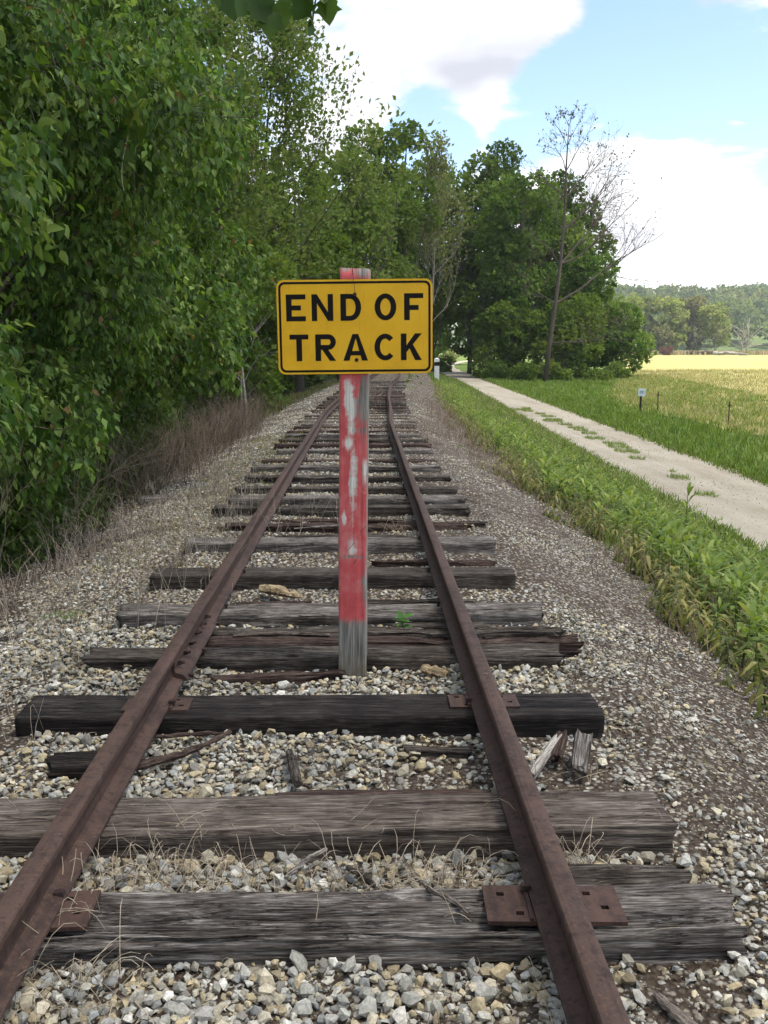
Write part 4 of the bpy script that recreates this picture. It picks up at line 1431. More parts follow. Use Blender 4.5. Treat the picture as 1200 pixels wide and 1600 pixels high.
def leafy_tree(name, label, base, lobes, seed, pal, leaf=.12, lai=1.4, trunk_r=.12, cat='tree', group=None, twigs=True, fine=True, bark=BARK, limb_from=.35, droop=.7, singles=0, lean=(0, 0), core=True):
    R = rng(seed)
    base = np.array(base, float)
    t = thing(name, label, cat, tuple(base), group)
    c = lobes[:, :3].mean(0); top = (lobes[:, 2] + lobes[:, 5] * .4).max()
    # trunk and limbs
    tb = Buf()
    tp = curve(base - (0, 0, .15), (c[0] + lean[0], c[1] + lean[1], top - .1 * (top - base[2])), R, .06, 12)
    rr = trunk_r * (1 - .86 * np.linspace(0, 1, 12)) * np.where(np.arange(12) == 0, 1.35, 1)
    tube(tb, tp, rr, 8, bark)
    bb = Buf()
    for l in lobes:
        h = np.clip((l[2] - base[2]) / max(top - base[2], .1) * R.uniform(.45, .75), limb_from * .6, .92)
        k = h * 11; i = int(min(k, 10)); p0 = tp[i] + (tp[i + 1] - tp[i]) * (k - i)
        path = curve(p0, l[:3], R, .12, 8, .18)
        r0 = trunk_r * .42 * (1 - h * .6)
        tube(bb, path, np.linspace(r0, r0 * .3, 8), 4, bark * R.uniform(.8, 1.2))
        for q in range(5 if fine else 3):
            e = l[:3] + norm(R.normal(0, 1, 3)) * l[3:] * R.uniform(.6, .98)
            s = path[R.integers(4, 8)]
            tube(bb, curve(s, e, R, .16, 6), np.linspace(r0 * .34, r0 * .07, 6), 3, bark * R.uniform(.8, 1.3))
    link('trunk', transl(tb.mesh('trunk', M['bark'], True), -base), t)
    link('branchwork', transl(bb.mesh('branchwork', M['bark'], True), -base), t)
    # leaves in drooping sprays
    lb = Buf(); tw = Buf()
    la = .36 * leaf * leaf
    P, D, S, C = [], [], [], []
    for i, l in enumerate(lobes):
        area = 4 * PI * ((l[3] * l[4] + l[3] * l[5] + l[4] * l[5]) / 3)
        n_leaf = int(area * lai / la)
        K = 9
        ns = max(4, n_leaf // K)
        p, u = shell(R, l, ns, .5)
        keep = in_view(p) & ~inside_other(p, lobes, i)
        p, u = p[keep], u[keep]
        ns = len(p)
        if not ns:
            continue
        d = norm(u * .8 + R.normal(0, .45, (ns, 3)) + (0, 0, -droop))
        ln = leaf * R.uniform(1.6, 3.4, ns)
        sc_ = pick_cols(R, pal, ns, .22)
        if twigs:
            for q in np.nonzero(R.random(ns) < .26)[0]:
                tube(tw, np.array([p[q] - u[q] * leaf * 2.5, p[q], p[q] + d[q] * ln[q]]), np.array([.006, .0045, .002]) * (leaf / .12), 3, bark * R.uniform(1.0, 2.0), False)
        for k in range(K):
            f = (k + .5) / K
            pp = p + d * (ln * f)[:, None] + R.normal(0, leaf * .45, (ns, 3))
            P.append(pp)
            D.append(norm(d * .5 + R.normal(0, .55, (ns, 3)) + (0, 0, -droop * 1.1)))
            S.append(leaf * R.uniform(.42, 1.3, ns))
            cc = sc_ * R.uniform(.65, 1.4, (ns, 1))
            old = R.random(ns) < .012
            cc[old] = np.array((.20, .13, .05)) * R.uniform(.6, 1.2, (old.sum(), 1))
            C.append(cc)
    if not P:
        return t
    P = np.concatenate(P); D = np.concatenate(D); S = np.concatenate(S); C = np.concatenate(C)
    x, y, z = frame(D, R, .75, .45)
    single = np.zeros(len(P), bool)
    if singles:
        # the leaves that hang nearest the viewer, inside the frame
        pr = (P - CAM)
        ok = (np.abs(pr[:, 0] - pr[:, 1] * .022) < .40 * pr[:, 1]) & (pr[:, 2] < .36 * pr[:, 1])
        dist = np.where(ok, np.linalg.norm(pr, axis=1), 1e9)
        single[np.argsort(dist)[:singles]] = True
        protos = [Buf().add(LEAF_V, LEAF_F, np.array(c_)).mesh('leaf', M['leaf'], True) for c_ in pal]
        for q in np.nonzero(single)[0]:
            k = int(np.argmin([np.abs(C[q] - np.array(c_)).sum() for c_ in pal]))
            o = link('leaf', protos[k], t)
            m = Matrix.Identity(4)
            for ci, a_ in enumerate((x[q], y[q], z[q])):
                for ri in range(3):
                    m[ri][ci] = a_[ri] * S[q]
            m.translation = Vector(P[q] - base)
            o.matrix_basis = m
    m = ~single
    if fine:
        stamp(lb, LEAF4_V, LEAF4_F, P[m], x[m], y[m], z[m], S[m], C[m])
    else:
        stamp(lb, DIA_V, DIA_F, P[m], x[m], y[m], z[m], S[m] * 1.1, C[m])
    if core:
        # deeper foliage filling the crown
        for i, l in enumerate(lobes):
            n = int(60 * (l[3] / leaf / 8) ** 2)
            p, u = shell(R, l, n, .15)
            p = l[:3] + (p - l[:3]) * .72
            p = p[in_view(p)]
            n = len(p)
            if n:
                d = norm(R.normal(0, 1, (n, 3)))
                xx, y_, zz = frame(d, R, .5, .8)
                stamp(lb, DIA_V * (1.6, 1, 1), DIA_F, p, xx, y_, zz, leaf * R.uniform(1.5, 3.0, n), pick_cols(R, pal, n, .2))
    if twigs:
        for k in range(26):
            l = lobes[R.integers(0, len(lobes))]
            u = norm(np.array([R.normal(.8, .5), R.normal(-.5, .6), R.normal(-.1, .5)]))
            a = l[:3] + u * l[3:] * .55; e = l[:3] + u * l[3:] * R.uniform(1.1, 1.5) + (0, 0, R.uniform(-.2, .25))
            tube(tw, curve(a, e, R, .14, 7), np.linspace(.008, .0025, 7), 4, np.array((.19, .155, .115)) * R.uniform(.5, 1.4), False)
    cr = link('crown', transl(lb.mesh('crown', M['leaf'], True), -base), t)
    if singles:
        cr['kind'] = 'stuff'
    if tw.n:
        link('twig_spray', transl(tw.mesh('twig_spray', M['bark'], True), -base), t)
    return t


def transl(me, d):
    me.transform(Matrix.Translation(Vector(tuple(float(q) for q in d))))
    return me


def clump_tree(name, label, base, lobes, seed, pal, size, lai=1.5, trunk_r=.25, cat='tree', group=None, bark=BARK, fill=1.0, mat='leaf_far', trunk_top=.9, limbs=True):
    R = rng(seed)
    base = np.array(base, float)
    t = thing(name, label, cat, tuple(base), group)
    c = lobes[:, :3].mean(0); top = (lobes[:, 2] + lobes[:, 5] * .5).max()
    tb = Buf()
    tp = curve(base - (0, 0, .3), (c[0], c[1], base[2] + (top - base[2]) * trunk_top), R, .05, 12)
    tube(tb, tp, trunk_r * (1 - .85 * np.linspace(0, 1, 12)), 7, bark)
    link('trunk', transl(tb.mesh('trunk', M['bark'], True), -base), t)
    if limbs:
        bb = Buf()
        for l in lobes:
            h = np.clip((l[2] - base[2]) / max(top - base[2], .1) * R.uniform(.5, .8), .15, .9)
            p0 = tp[int(h * 11)]
            path = curve(p0, l[:3] + R.normal(0, .3, 3) * l[3:], R, .1, 7, .15)
            tube(bb, path, np.linspace(trunk_r * .35, trunk_r * .08, 7), 4, bark * R.uniform(.9, 1.5))
        link('branchwork', transl(bb.mesh('branchwork', M['bark'], True), -base), t)
    lb = Buf()
    for i, l in enumerate(lobes):
        area = 4 * PI * ((l[3] * l[4] + l[3] * l[5] + l[4] * l[5]) / 3)
        n = int(area * lai / (size * size * .55))
        p, u = shell(R, l, n, .45)
        keep = ~inside_other(p, lobes, i, .8) & in_view(p, .50, 3)
        p, u = p[keep], u[keep]
        n = len(p)
        if not n:
            continue
        tone = np.array(pal)[R.integers(0, len(pal))]
        col = (pick_cols(R, pal, n, .28) + tone) / 2 * R.uniform(.88, 1.12)
        d = norm(u + R.normal(0, .6, (n, 3)))
        x, y, z = frame(d, R, .9, .5)
        var = R.integers(0, len(CLUMPS), n)
        s = size * R.uniform(.6, 1.25, n)
        for k, (cv, cf) in enumerate(CLUMPS):
            m = var == k
            stamp(lb, cv, cf, p[m], x[m], y[m], z[m], s[m], col[m])
    link('crown', transl(lb.mesh('crown', M[mat], False), -base), t)
    return t


def grow(b, p, d, length, r, depth, R, tips, spread=.55, up=.12, col=BARK, sides=5, kids=3, wob=.10, ratio=.62):
    """a branching limb; collects twig tips"""
    n = 5
    pts = [np.array(p, float)]
    dd = norm(d)
    for k in range(n):
        dd = norm(dd + R.normal(0, wob, 3) + (0, 0, up * .5))
        pts.append(pts[-1] + dd * length / n)
    pts = np.array(pts)
    tube(b, pts, np.linspace(r, r * .5, n + 1), max(3, sides), col * R.uniform(.85, 1.2), False)
    if depth <= 0:
        tips.append((pts[-1], dd)); tips.append((pts[3], dd))
        return
    for k in range(kids):
        i = R.integers(2, n + 1)
        nd = norm(dd + R.normal(0, spread, 3) + (0, 0, up))
        grow(b, pts[i], nd, length * ratio * R.uniform(.75, 1.2), r * .5 * (1.15 - i * .06), depth - 1, R, tips, spread, up, col, sides - 1, kids, wob, ratio)
    grow(b, pts[-1], dd, length * ratio, r * .5, depth - 1, R, tips, spread, up, col, sides - 1, max(2, kids - 1), wob, ratio)


# ---- the near leafy trees on the left
def L_tree(k, c, r, n, rl, base, label, seed, **kw):
    lob = lobes_of(c, r, n, rl, seed, .84)
    return leafy_tree('maple_tree', label, base, lob, seed, GREEN_NEAR, group='leafy trees left of the track', **kw)


near_tree = L_tree(0, (-3.9, 6.0, 3.5), (2.2, 2.3, 3.3), 24, .74, (-4.3, 6.2, -.75), 'broad leafy tree nearest the viewer, its branches hanging over the left shoulder', 201, leaf=.095, lai=1.35, singles=300)
L_tree(1, (-3.7, 9.6, 3.4), (2.5, 2.3, 3.5), 26, .80, (-4.6, 9.8, -.8), 'second leafy tree along the left bank, drooping low toward the rail', 202, leaf=.098, lai=1.45)
L_tree(2, (-3.75, 13.8, 3.8), (2.5, 2.5, 3.9), 26, .88, (-4.4, 13.8, -.8), 'third leafy tree along the left bank with bright yellow-green outer leaves', 203, leaf=.105, lai=1.35, fine=False)
L_tree(3, (-4.5, 18.5, 4.2), (2.6, 2.7, 4.3), 22, 1.0, (-4.9, 18.6, -.8), 'fourth leafy tree along the left bank, tall and narrow behind the third', 204, leaf=.12, lai=1.2, fine=False)

# the row behind closes the view
for k, (x, y, h) in enumerate(((-7.5, 8.5, 8.5), (-8.5, 14, 10), (-8.0, 21, 10.5), (-8.5, 28, 12), (-6.6, 25, 7), (-7.0, 36, 11), (-8.0, 46, 13))):
    lob = lobes_of((x, y, h * .45), (2.6, 3.2, h * .55), 18, 1.6, 230 + k, .8)
    lob[:, 2] = np.maximum(lob[:, 2], .2)
    clump_tree('wood_edge_tree', ('shaded tree behind the nearest leafy tree', 'shaded tree behind the second and third leafy trees', 'shaded tall tree behind the fourth leafy tree', 'shaded tree deepest in the left wood', 'low shaded tree past the fourth leafy tree', 'shaded tree left of the thin forked tree', 'tall shaded tree farthest back in the left wood')[k], (x, y, -1.1), lob, 240 + k, GREEN_DARK, .55, .85, .16, group='shaded trees in the left wood', mat='leaf', limbs=False)

# hanging spray of lobed leaves at the top of the view, a bough of the nearest tree
def hanging_bough():
    R = rng(31)
    base = np.array(near_tree.location)
    V, F = maple_leaf()
    b = Buf()
    main = np.array([(-2.3, 5.6, 4.3), (-1.5, 5.2, 4.0), (-.9, 4.8, 3.75), (-.35, 4.65, 3.48), (.0, 4.6, 3.24)])
    tube(b, main, [.02, .014, .010, .006, .003], 5, BARK)
    br2 = np.array([(-.7, 4.75, 3.65), (-.5, 4.7, 3.5), (-.36, 4.65, 3.32), (-.30, 4.62, 3.2)])
    tube(b, br2, [.008, .006, .004, .002], 4, BARK)
    bough = link('bough', transl(b.mesh('bough', M['bark'], True), -base), near_tree)
    protos = [Buf().add(V, F, np.array(c_)).mesh('leaf', M['leaf'], True) for c_ in ((.055, .105, .02), (.075, .13, .024), (.044, .086, .018))]
    spots = [(-.24, 4.62, 3.26, .14), (-.19, 4.6, 3.24, .13), (-.29, 4.58, 3.25, .13), (-.15, 4.66, 3.30, .14), (-.22, 4.6, 3.20, .12), (-.33, 4.6, 3.28, .14), (-.02, 4.6, 3.24, .12), (.04, 4.58, 3.25, .11), (-.05, 4.62, 3.27, .12), (-.03, 4.6, 3.155, .075),
             (.05, 4.6, 3.30, .13), (-.40, 4.65, 3.30, .14), (-.46, 4.7, 3.36, .14), (-.54, 4.7, 3.38, .14), (-.62, 4.75, 3.42, .14), (-.10, 4.6, 3.36, .14), (.0, 4.6, 3.34, .14), (-.7, 4.8, 3.5, .14), (-.85, 4.85, 3.52, .14), (-.36, 4.64, 3.38, .14), (-1.0, 4.9, 3.5, .14)]
    spots = [(a, b_, c - .085, d_) for (a, b_, c, d_) in spots]
    for k, (x, y, z, s) in enumerate(spots):
        d = norm(np.array([[R.normal(.1, .35), R.normal(-.1, .3), -1.0]]))
        ax, ay, az = frame(d, R, .1, .8)
        m = Matrix.Identity(4)
        for ci, a_ in enumerate((ax[0], ay[0], az[0])):
            for ri in range(3):
                m[ri][ci] = a_[ri] * s
        m.translation = Vector((x, y, z + .03)) - Vector(base)
        o = link('leaf', protos[k % 3], bough)
        o.matrix_basis = m


hanging_bough()

# ---- low shrubs and dead brush under the near trees
SHRUB = [(-3.6, 5.9, .25, .7), (-3.5, 7.2, .2, .7), (-3.6, 8.6, .2, .75), (-3.4, 10.0, .1, .65), (-3.6, 11.6, .2, .75), (-3.9, 13.2, .5, .9), (-4.1, 15.5, .6, 1.0), (-3.9, 18.0, .6, .9)]
for k, (x, y, z, r) in enumerate(SHRUB):
    lob = lobes_of((x, y, z - .3), (r, r, r * .8), 5, r * .6, 260 + k)
    leafy_tree('shrub', 'leafy green shrub under the left trees, %s from the viewer' % ORD[k],
               (x, y, float(ground_z(x, y))), lob, 270 + k, GREEN_DARK, leaf=.085, lai=.85, trunk_r=.02, cat='shrub', group='shrubs along the left bank', droop=.3, core=True, twigs=False)


def dead_brush():
    R = rng(44)
    spots = [(-2.75, 5.6, 1.1), (-2.9, 6.5, 1.3), (-2.85, 7.4, 1.2), (-2.8, 8.4, 1.4), (-2.75, 9.4, 1.3), (-2.7, 10.6, 1.2), (-2.75, 12.0, 1.2), (-2.7, 13.6, 1.3), (-2.75, 15.5, 1.3), (-2.8, 18.0, 1.5)]
    for k, (x, y, L) in enumerate(spots):
        z = float(ground_z(x, y))
        b = Buf(); tips = []
        for q in range(4):
            grow(b, (x + R.normal(0, .2), y + R.normal(0, .25), z - .03), (R.normal(.05, .45), R.normal(-.05, .45), 1), L * R.uniform(.45, .85), .008, 2, R, tips, .5, .02, np.array((.17, .135, .10)) * R.uniform(.6, 1.3), 3, 3, .14)
        o = link('dead_brush', transl(b.mesh('dead_brush', M['dry'], True), (-x, -y, -z)), None, (x, y, z))
        tag(o, 'leafless grey-brown brush, %s clump from the viewer along the left bank' % ORD[k], 'brush', 'dead brush along the left bank')


dead_brush()


def saplings():
    R = rng(52)
    for k, (x, y, h, r, lx, ly, label) in enumerate(((-3.1, 16.5, 3.2, .05, -.55, .2, 'dark leaning sapling trunk rising from the reddish weeds'), (-2.85, 24.5, 3.4, .045, -.25, .2, 'slim pale bare trunk standing at the edge of the ballast'), (-3.2, 26, 3.0, .03, .12, .0, 'thin crooked grey stem behind the slim pale trunk'))):
        z = float(ground_z(x, y))
        b = Buf(); tips = []
        p = curve((x, y, z - .1), (x + lx * h * .35, y + ly * h * .3, z + h), R, .05, 9)
        colr = np.array((.06, .048, .04)) if k == 0 else np.array((.26, .23, .2))
        tube(b, p, np.linspace(r, r * .4, 9), 7, colr)
        t = thing('sapling', label, 'sapling', (x, y, z), 'bare saplings on the left bank')
        link('trunk', transl(b.mesh('trunk', M['bark'], True), (-x, -y, -z)), t)
        b2 = Buf()
        for q in range(7):
            i = R.integers(2, 8)
            grow(b2, p[i], (R.normal(0, .7), R.normal(0, .5), .6), .8, r * .25, 1, R, tips, .5, .05, colr * 1.2, 4, 2)
        link('branchwork', transl(b2.mesh('branchwork', M['bark'], True), (-x, -y, -z)), t)


saplings()


def weeds_patch(name, label, spots, seed, col, n, hmin, hmax, spread, rad_=.0022, kind='stuff', cat='weeds'):
    R = rng(seed)
    b = Buf()
    for (cx, cy, w) in spots:
        for q in range(int(n * w)):
            x = cx + R.normal(0, spread); y = cy + R.normal(0, spread * 1.8)
            z = float(max(ground_z(x, y), ballast_z(x, y) if abs(x - float(xc(y))) < 3 else -9))
            h = R.uniform(hmin, hmax)
            d = np.array([R.normal(0, .28), R.normal(0, .28), 1])
            pth = np.array([(0, 0, -.01), d * h * .5, d * h + (R.normal(0, .12) * h, R.normal(0, .12) * h, -.05 * h)]) + (x, y, z)
            c = np.array(col) * R.uniform(.6, 1.45)
            tube(b, pth, np.array([rad_, rad_ * .8, rad_ * .35]), 3, c, False)
            for k in range(R.integers(0, 4)):
                s = pth[1] + (pth[2] - pth[1]) * R.random()
                e = s + np.array([R.normal(0, .35), R.normal(0, .35), .5]) * h * .35
                tube(b, np.array([s, (s + e) / 2 + R.normal(0, .02, 3), e]), rad_ * .5, 3, c, False)
    o = link(name, b.mesh(name, M['dry'], True), None)
    return tag(o, label, cat, None, kind)


weeds_patch('dead_weeds', 'thicket of reddish dead weed stems at the foot of the left bank', [(-2.75, 13 + k * 1.3, 1) for k in range(8)] + [(-2.4, 17.5, .6), (-2.5, 20, .8), (-2.6, 23, .8)], 61, (.19, .145, .105), 110, .35, 1.0, .30, .0035)
weeds_patch('dry_stalks', 'thin dry stalks scattered over the left gravel shoulder', [(-1.75, 4.7, .5), (-1.45, 5.6, .9), (-1.25, 6.4, 1.0), (-1.6, 7.2, 1.0), (-1.15, 7.9, 1.0), (-1.2, 8.8, 1.2), (-1.1, 9.8, 1.0), (-1.5, 10.8, .9), (-1.9, 6.0, .9), (-2.2, 7.5, .9), (-2.2, 9.2, .9), (-2.3, 4.9, .8), (-1.5, 3.7, .12), (-.6, 8.2, .3), (-.4, 9.2, .3), (-2.4, 5.6, .9), (-2.5, 6.8, 1.2), (-2.3, 8.3, 1.2), (-2.0, 9.9, 1.2), (-1.7, 8.4, 1.0), (-1.9, 12, 1.2), (-2.1, 14, 1.2)], 62, (.38, .32, .25), 46, .12, .46, .22, .0019)
weeds_patch('dry_stems', 'brownish dead weeds between the far rails and along the trail-side slope', [(0 + .3 * (k % 3 - 1), 19 + k * 2.2, 1) for k in range(12)] + [(2.3 + .03 * k, 14 + k * 1.6, 1.2) for k in range(12)] + [(1.6, 20, .6), (1.2, 17.5, .8), (1.0, 18.8, .6)] + [(2.75 + .02 * k, 5 + k * .8, .35) for k in range(14)], 63, (.22, .155, .115), 45, .12, .42, .32, .0035)


# ---- dry grass wisps lying on the stones
def wisps():
    R = rng(71)
    b = Buf()
    spots = [(-.52, 2.78, 95, .13), (-.38, 2.82, 60, .12), (-.1, 2.80, 30, .14), (.10, 2.74, 30, .2), (.42, 2.76, 95, .11), (.30, 2.72, 45, .12), (.93, 2.83, 40, .08), (-.62, 2.25, 40, .10), (-.8, 2.15, 30, .10), (-.72, 2.5, 16, .06), (.88, 2.86, 14, .03), (.15, 2.28, 12, .35), (.05, 2.52, 8, .5), (1.0, 3.45, 14, .12), (.48, 8.6, 20, .12), (-.6, 3.3, 6, .1), (-1.2, 3.8, 8, .15), (.6, 2.2, 10, .2), (-.3, 2.1, 12, .25)]
    for (cx, cy, n, s) in spots:
        for q in range(n):
            x = cx + R.normal(0, s); y = cy + R.normal(0, s * .55)
            z = float(ballast_z(x, y)) + .018
            if float(np.min(np.abs(np.array([t_[2] for t_ in TIES[:3]]) + .1 - y))) < .13:
                z = .004
            a = R.uniform(0, 2 * PI); L = R.uniform(.06, .24)
            rise = R.uniform(.0, .07) if R.random() < .75 else R.uniform(.05, .16)
            t = np.linspace(0, 1, 6)
            cur = R.normal(0, 1.0)
            px = np.cumsum(np.cos(a + cur * t)) * L / 6; py = np.cumsum(np.sin(a + cur * t)) * L / 6
            pz = rise * np.sin(t * PI * R.uniform(.5, 1.0))
            tube(b, np.stack([x + px, y + py, z + pz], 1), np.linspace(.0016, .0006, 6), 3, np.array((.40, .33, .24)) * R.uniform(.55, 1.25), False)
    o = link('dry_grass', b.mesh('dry_grass', M['dry'], True))
    tag(o, 'wisps of dry straw-coloured grass strewn over stones and ties', 'dry grass', kind='stuff')


wisps()


# ---- sticks and split wood
def stick(name, label, pts, radii, mat, cat='stick', sides=7, seed=0, flat=1.0):
    R = rng(900 + seed)
    p = np.array(pts, float); c = p.mean(0)
    n = 14
    t = np.linspace(0, 1, n) * (len(p) - 1)
    pp = np.stack([np.interp(t, np.arange(len(p)), p[:, k]) for k in range(3)], 1) + R.normal(0, radii[0] * .12, (n, 3))
    rr = np.interp(t, np.arange(len(p)), radii) * R.uniform(.82, 1.15, n)
    b = Buf(); tube(b, pp - c, rr, sides, (1, 1, 1))
    v = b.v[0]; v += R.normal(0, radii[0] * .10, v.shape)
    # turn the mesh so the grain runs along local X
    d = norm(p[-1] - p[0]); ang = math.atan2(d[1], d[0])
    me = b.mesh(name, M[mat], False, False)
    me.transform(Matrix.Rotation(-ang, 4, 'Z'))
    if flat != 1.0:
        me.transform(Matrix.Diagonal((1, 1, flat, 1)))
    o = link(name, me, None, tuple(c), (0, 0, ang))
    return tag(o, label, cat, 'loose sticks and split wood')


stick('stick', 'long dark crooked stick leaning on gravel beside the left rail', [(-.78, 3.50, -.045), (-.6, 3.60, -.04), (-.50, 3.70, -.035), (-.38, 3.82, -.02)], [.016, .017, .014, .009], 'wood_red', seed=1)
stick('stick', 'thin brown stick lying just in front of the black tie', [(-.72, 3.84, -.05), (-.5, 3.87, -.05), (-.42, 3.87, -.05)], [.010, .010, .007], 'wood_red', seed=2)
stick('stick', 'short dark splinter pointing at the brown-grey tie', [(-.115, 3.65, -.04), (-.09, 3.5, -.035), (-.06, 3.34, -.03)], [.016, .020, .020], 'wood_dark', seed=3)


def block(name, label, cat, loc, rot, L, W, H, mat, seed):
    me = beam_mesh(L, W, H, seed, nL=40, nP=48, rough=.008, cracks=3, crackd=.012, rag=.03, mat=mat, decay=.012, taper=.3)
    tag(link(name, me, None, loc, rot), label, cat, 'loose sticks and split wood')


block('stick', 'pale split stick beside the trail-side rail', 'stick', (.95, 3.58, -.02), (.1, -.14, rad(58)), .32, .04, .03, 'wood_pale', 704)
block('wood_chunk', 'grey rotten stump piece leaning by the end of the black tie', 'wood chunk', (1.105, 3.58, .0), (.25, -.25, rad(72)), .24, .085, .045, 'wood_grey', 705)
block('wood_chunk', 'brown crumbling chunk behind the grey stump piece', 'wood chunk', (1.02, 3.66, -.01), (-.2, -.25, rad(68)), .18, .06, .05, 'wood_red', 706)
stick('wood_chunk', 'small tan block of wood right of the sign post', [(.52, 4.68, -.05), (.57, 4.64, -.045), (.62, 4.58, -.055)], [.034, .040, .030], 'wood_tan', 'wood chunk', 6, 7, .75)
stick('wood_chunk', 'tan-topped wedge of broken wood left of the post, between two ties', [(-.52, 6.33, -.04), (-.40, 6.24, -.02), (-.22, 6.14, -.06)], [.05, .06, .02], 'wood_tan', 'wood chunk', 6, 8, .55)
stick('stick', 'weathered split board in the bottom corner beside the rail', [(.98, 2.20, -.085), (1.03, 2.08, -.08), (1.09, 1.95, -.085)], [.018, .022, .016], 'wood_brown', seed=9, flat=.6)
stick('stick', 'curved twig lying on the nearest tie', [(.36, 2.64, -.005), (.40, 2.56, .006), (.47, 2.49, .010), (.50, 2.44, .006)], [.006, .008, .009, .005], 'wood_brown', seed=10)
stick('stick', 'grey forked twig on gravel in front of the brown-grey tie', [(-.06, 2.76, -.07), (.0, 2.84, -.055), (.07, 2.90, -.05)], [.006, .008, .006], 'wood_pale', seed=11)
stick('stick', 'dark thin strip half buried in the near gravel', [(-.14, 2.66, -.078), (.02, 2.67, -.07), (.14, 2.67, -.078)], [.007, .009, .007], 'wood_red', seed=12)
stick('stick', 'dark short splinter on the gravel near the curved twig', [(.14, 2.80, -.06), (.20, 2.74, -.055), (.23, 2.69, -.06)], [.008, .011, .008], 'wood_dark', seed=13)
stick('stick', 'splintered strip lying across the low tie left of the post', [(-.55, 5.12, .0), (-.3, 5.16, .005), (.0, 5.13, .0)], [.012, .022, .014], 'wood_brown', seed=14, flat=.5)
stick('stick', 'long splinter resting on the split grey tie', [(-.45, 5.50, -.01), (-.1, 5.53, .004), (.05, 5.52, .0)], [.010, .02, .012], 'wood_grey', seed=15, flat=.5)
stick('stick', 'thin grey splinter across the collapsed rotten tie', [(-.45, 8.45, -.03), (-.1, 8.52, -.01), (.15, 8.56, -.02)], [.012, .018, .012], 'wood_grey', seed=16, flat=.6)
stick('stick', 'dark strip on the slope outside the trail-side rail', [(1.42, 9.4, -.13), (1.7, 9.3, -.20), (1.95, 9.15, -.27)], [.02, .025, .015], 'wood_red', seed=17, flat=.6)


# ---- the green weed between the ties
def small_weed():
    x0, y0, z0 = .43, 5.42, -.09
    t = thing('weed_plant', 'small bright green broad-leaved weed between ties right of the sign post', 'weed', (x0, y0, z0))
    R = rng(81)
    b = Buf()
    tube(b, [(0, 0, -.02), (.004, -.01, .05), (0, -.015, .10)], [.004, .0035, .002], 5, (.10, .16, .04))
    link('stem', b.mesh('stem', M['leaf'], True), t)
    protos = [Buf().add(LEAF_V * (1.15, 1, 1), LEAF_F, np.array(c_)).mesh('leaf', M['leaf'], True) for c_ in ((.075, .20, .030), (.10, .24, .04), (.06, .16, .028))]
    for k in range(15):
        a = k * 2.4; h = .02 + .085 * k / 14
        d = norm(np.array([[math.cos(a), math.sin(a) * .8, -.25 + .9 * k / 14]]))
        ax, ay, az = frame(d, R, 1.5, .25)
        m = Matrix.Identity(4); s = R.uniform(.055, .085)
        for ci, a_ in enumerate((ax[0], ay[0], az[0])):
            for ri in range(3):
                m[ri][ci] = a_[ri] * s
        m.translation = Vector((0, -.01, h))
        o = link('leaf', protos[k % 3], t); o.matrix_basis = m


small_weed()


# ---- broad-leaved plants on the verge between track and trail
PLANT_PAL = [(.15, .22, .042), (.19, .26, .052), (.115, .18, .034), (.24, .29, .075)]
WILT_PAL = [(.20, .21, .05), (.13, .15, .035), (.26, .24, .08), (.09, .11, .03)]


def plant_variant(seed, wilt=False):
    R = rng(seed)
    h = R.uniform(.75, 1.0)
    n = 16
    t = np.linspace(.12, 1, n)
    a = np.arange(n) * 2.4 + R.uniform(0, 6)
    lean = R.normal(0, .12, 2)
    pos = np.stack([lean[0] * t * h, lean[1] * t * h, t * h], 1)
    elev = (-.9 + 1.0 * t) if wilt else (-.35 + 1.35 * t ** 1.5)
    d = norm(np.stack([np.cos(a), np.sin(a), elev], 1))
    x, y, z = frame(d, R, 1.4, .2)
    b = Buf()
    lv = LANCE_V.copy()
    if wilt:
        lv[:, 2] = (-.0 + .42 * lv[:, 1] - .95 * lv[:, 1] ** 2); lv[:, 0] *= .75
    s = R.uniform(.42, .62, n) * (1 - .25 * t)
    lv = lv * (1.55, 1, 1)
    col = pick_cols(R, WILT_PAL if wilt else PLANT_PAL, n, .2)
    stamp(b, lv, LANCE_F, pos, x, y, z, s, col)
    st = Buf()
    tube(st, np.array([(0, 0, -.05), (lean[0] * .5 * h, lean[1] * .5 * h, h * .5), (lean[0] * h, lean[1] * h, h)]), [.018, .014, .008], 4, (.12, .16, .05))
    return b, st


PV = [plant_variant(300 + k) for k in range(6)]
WV = [plant_variant(320 + k, True) for k in range(4)]


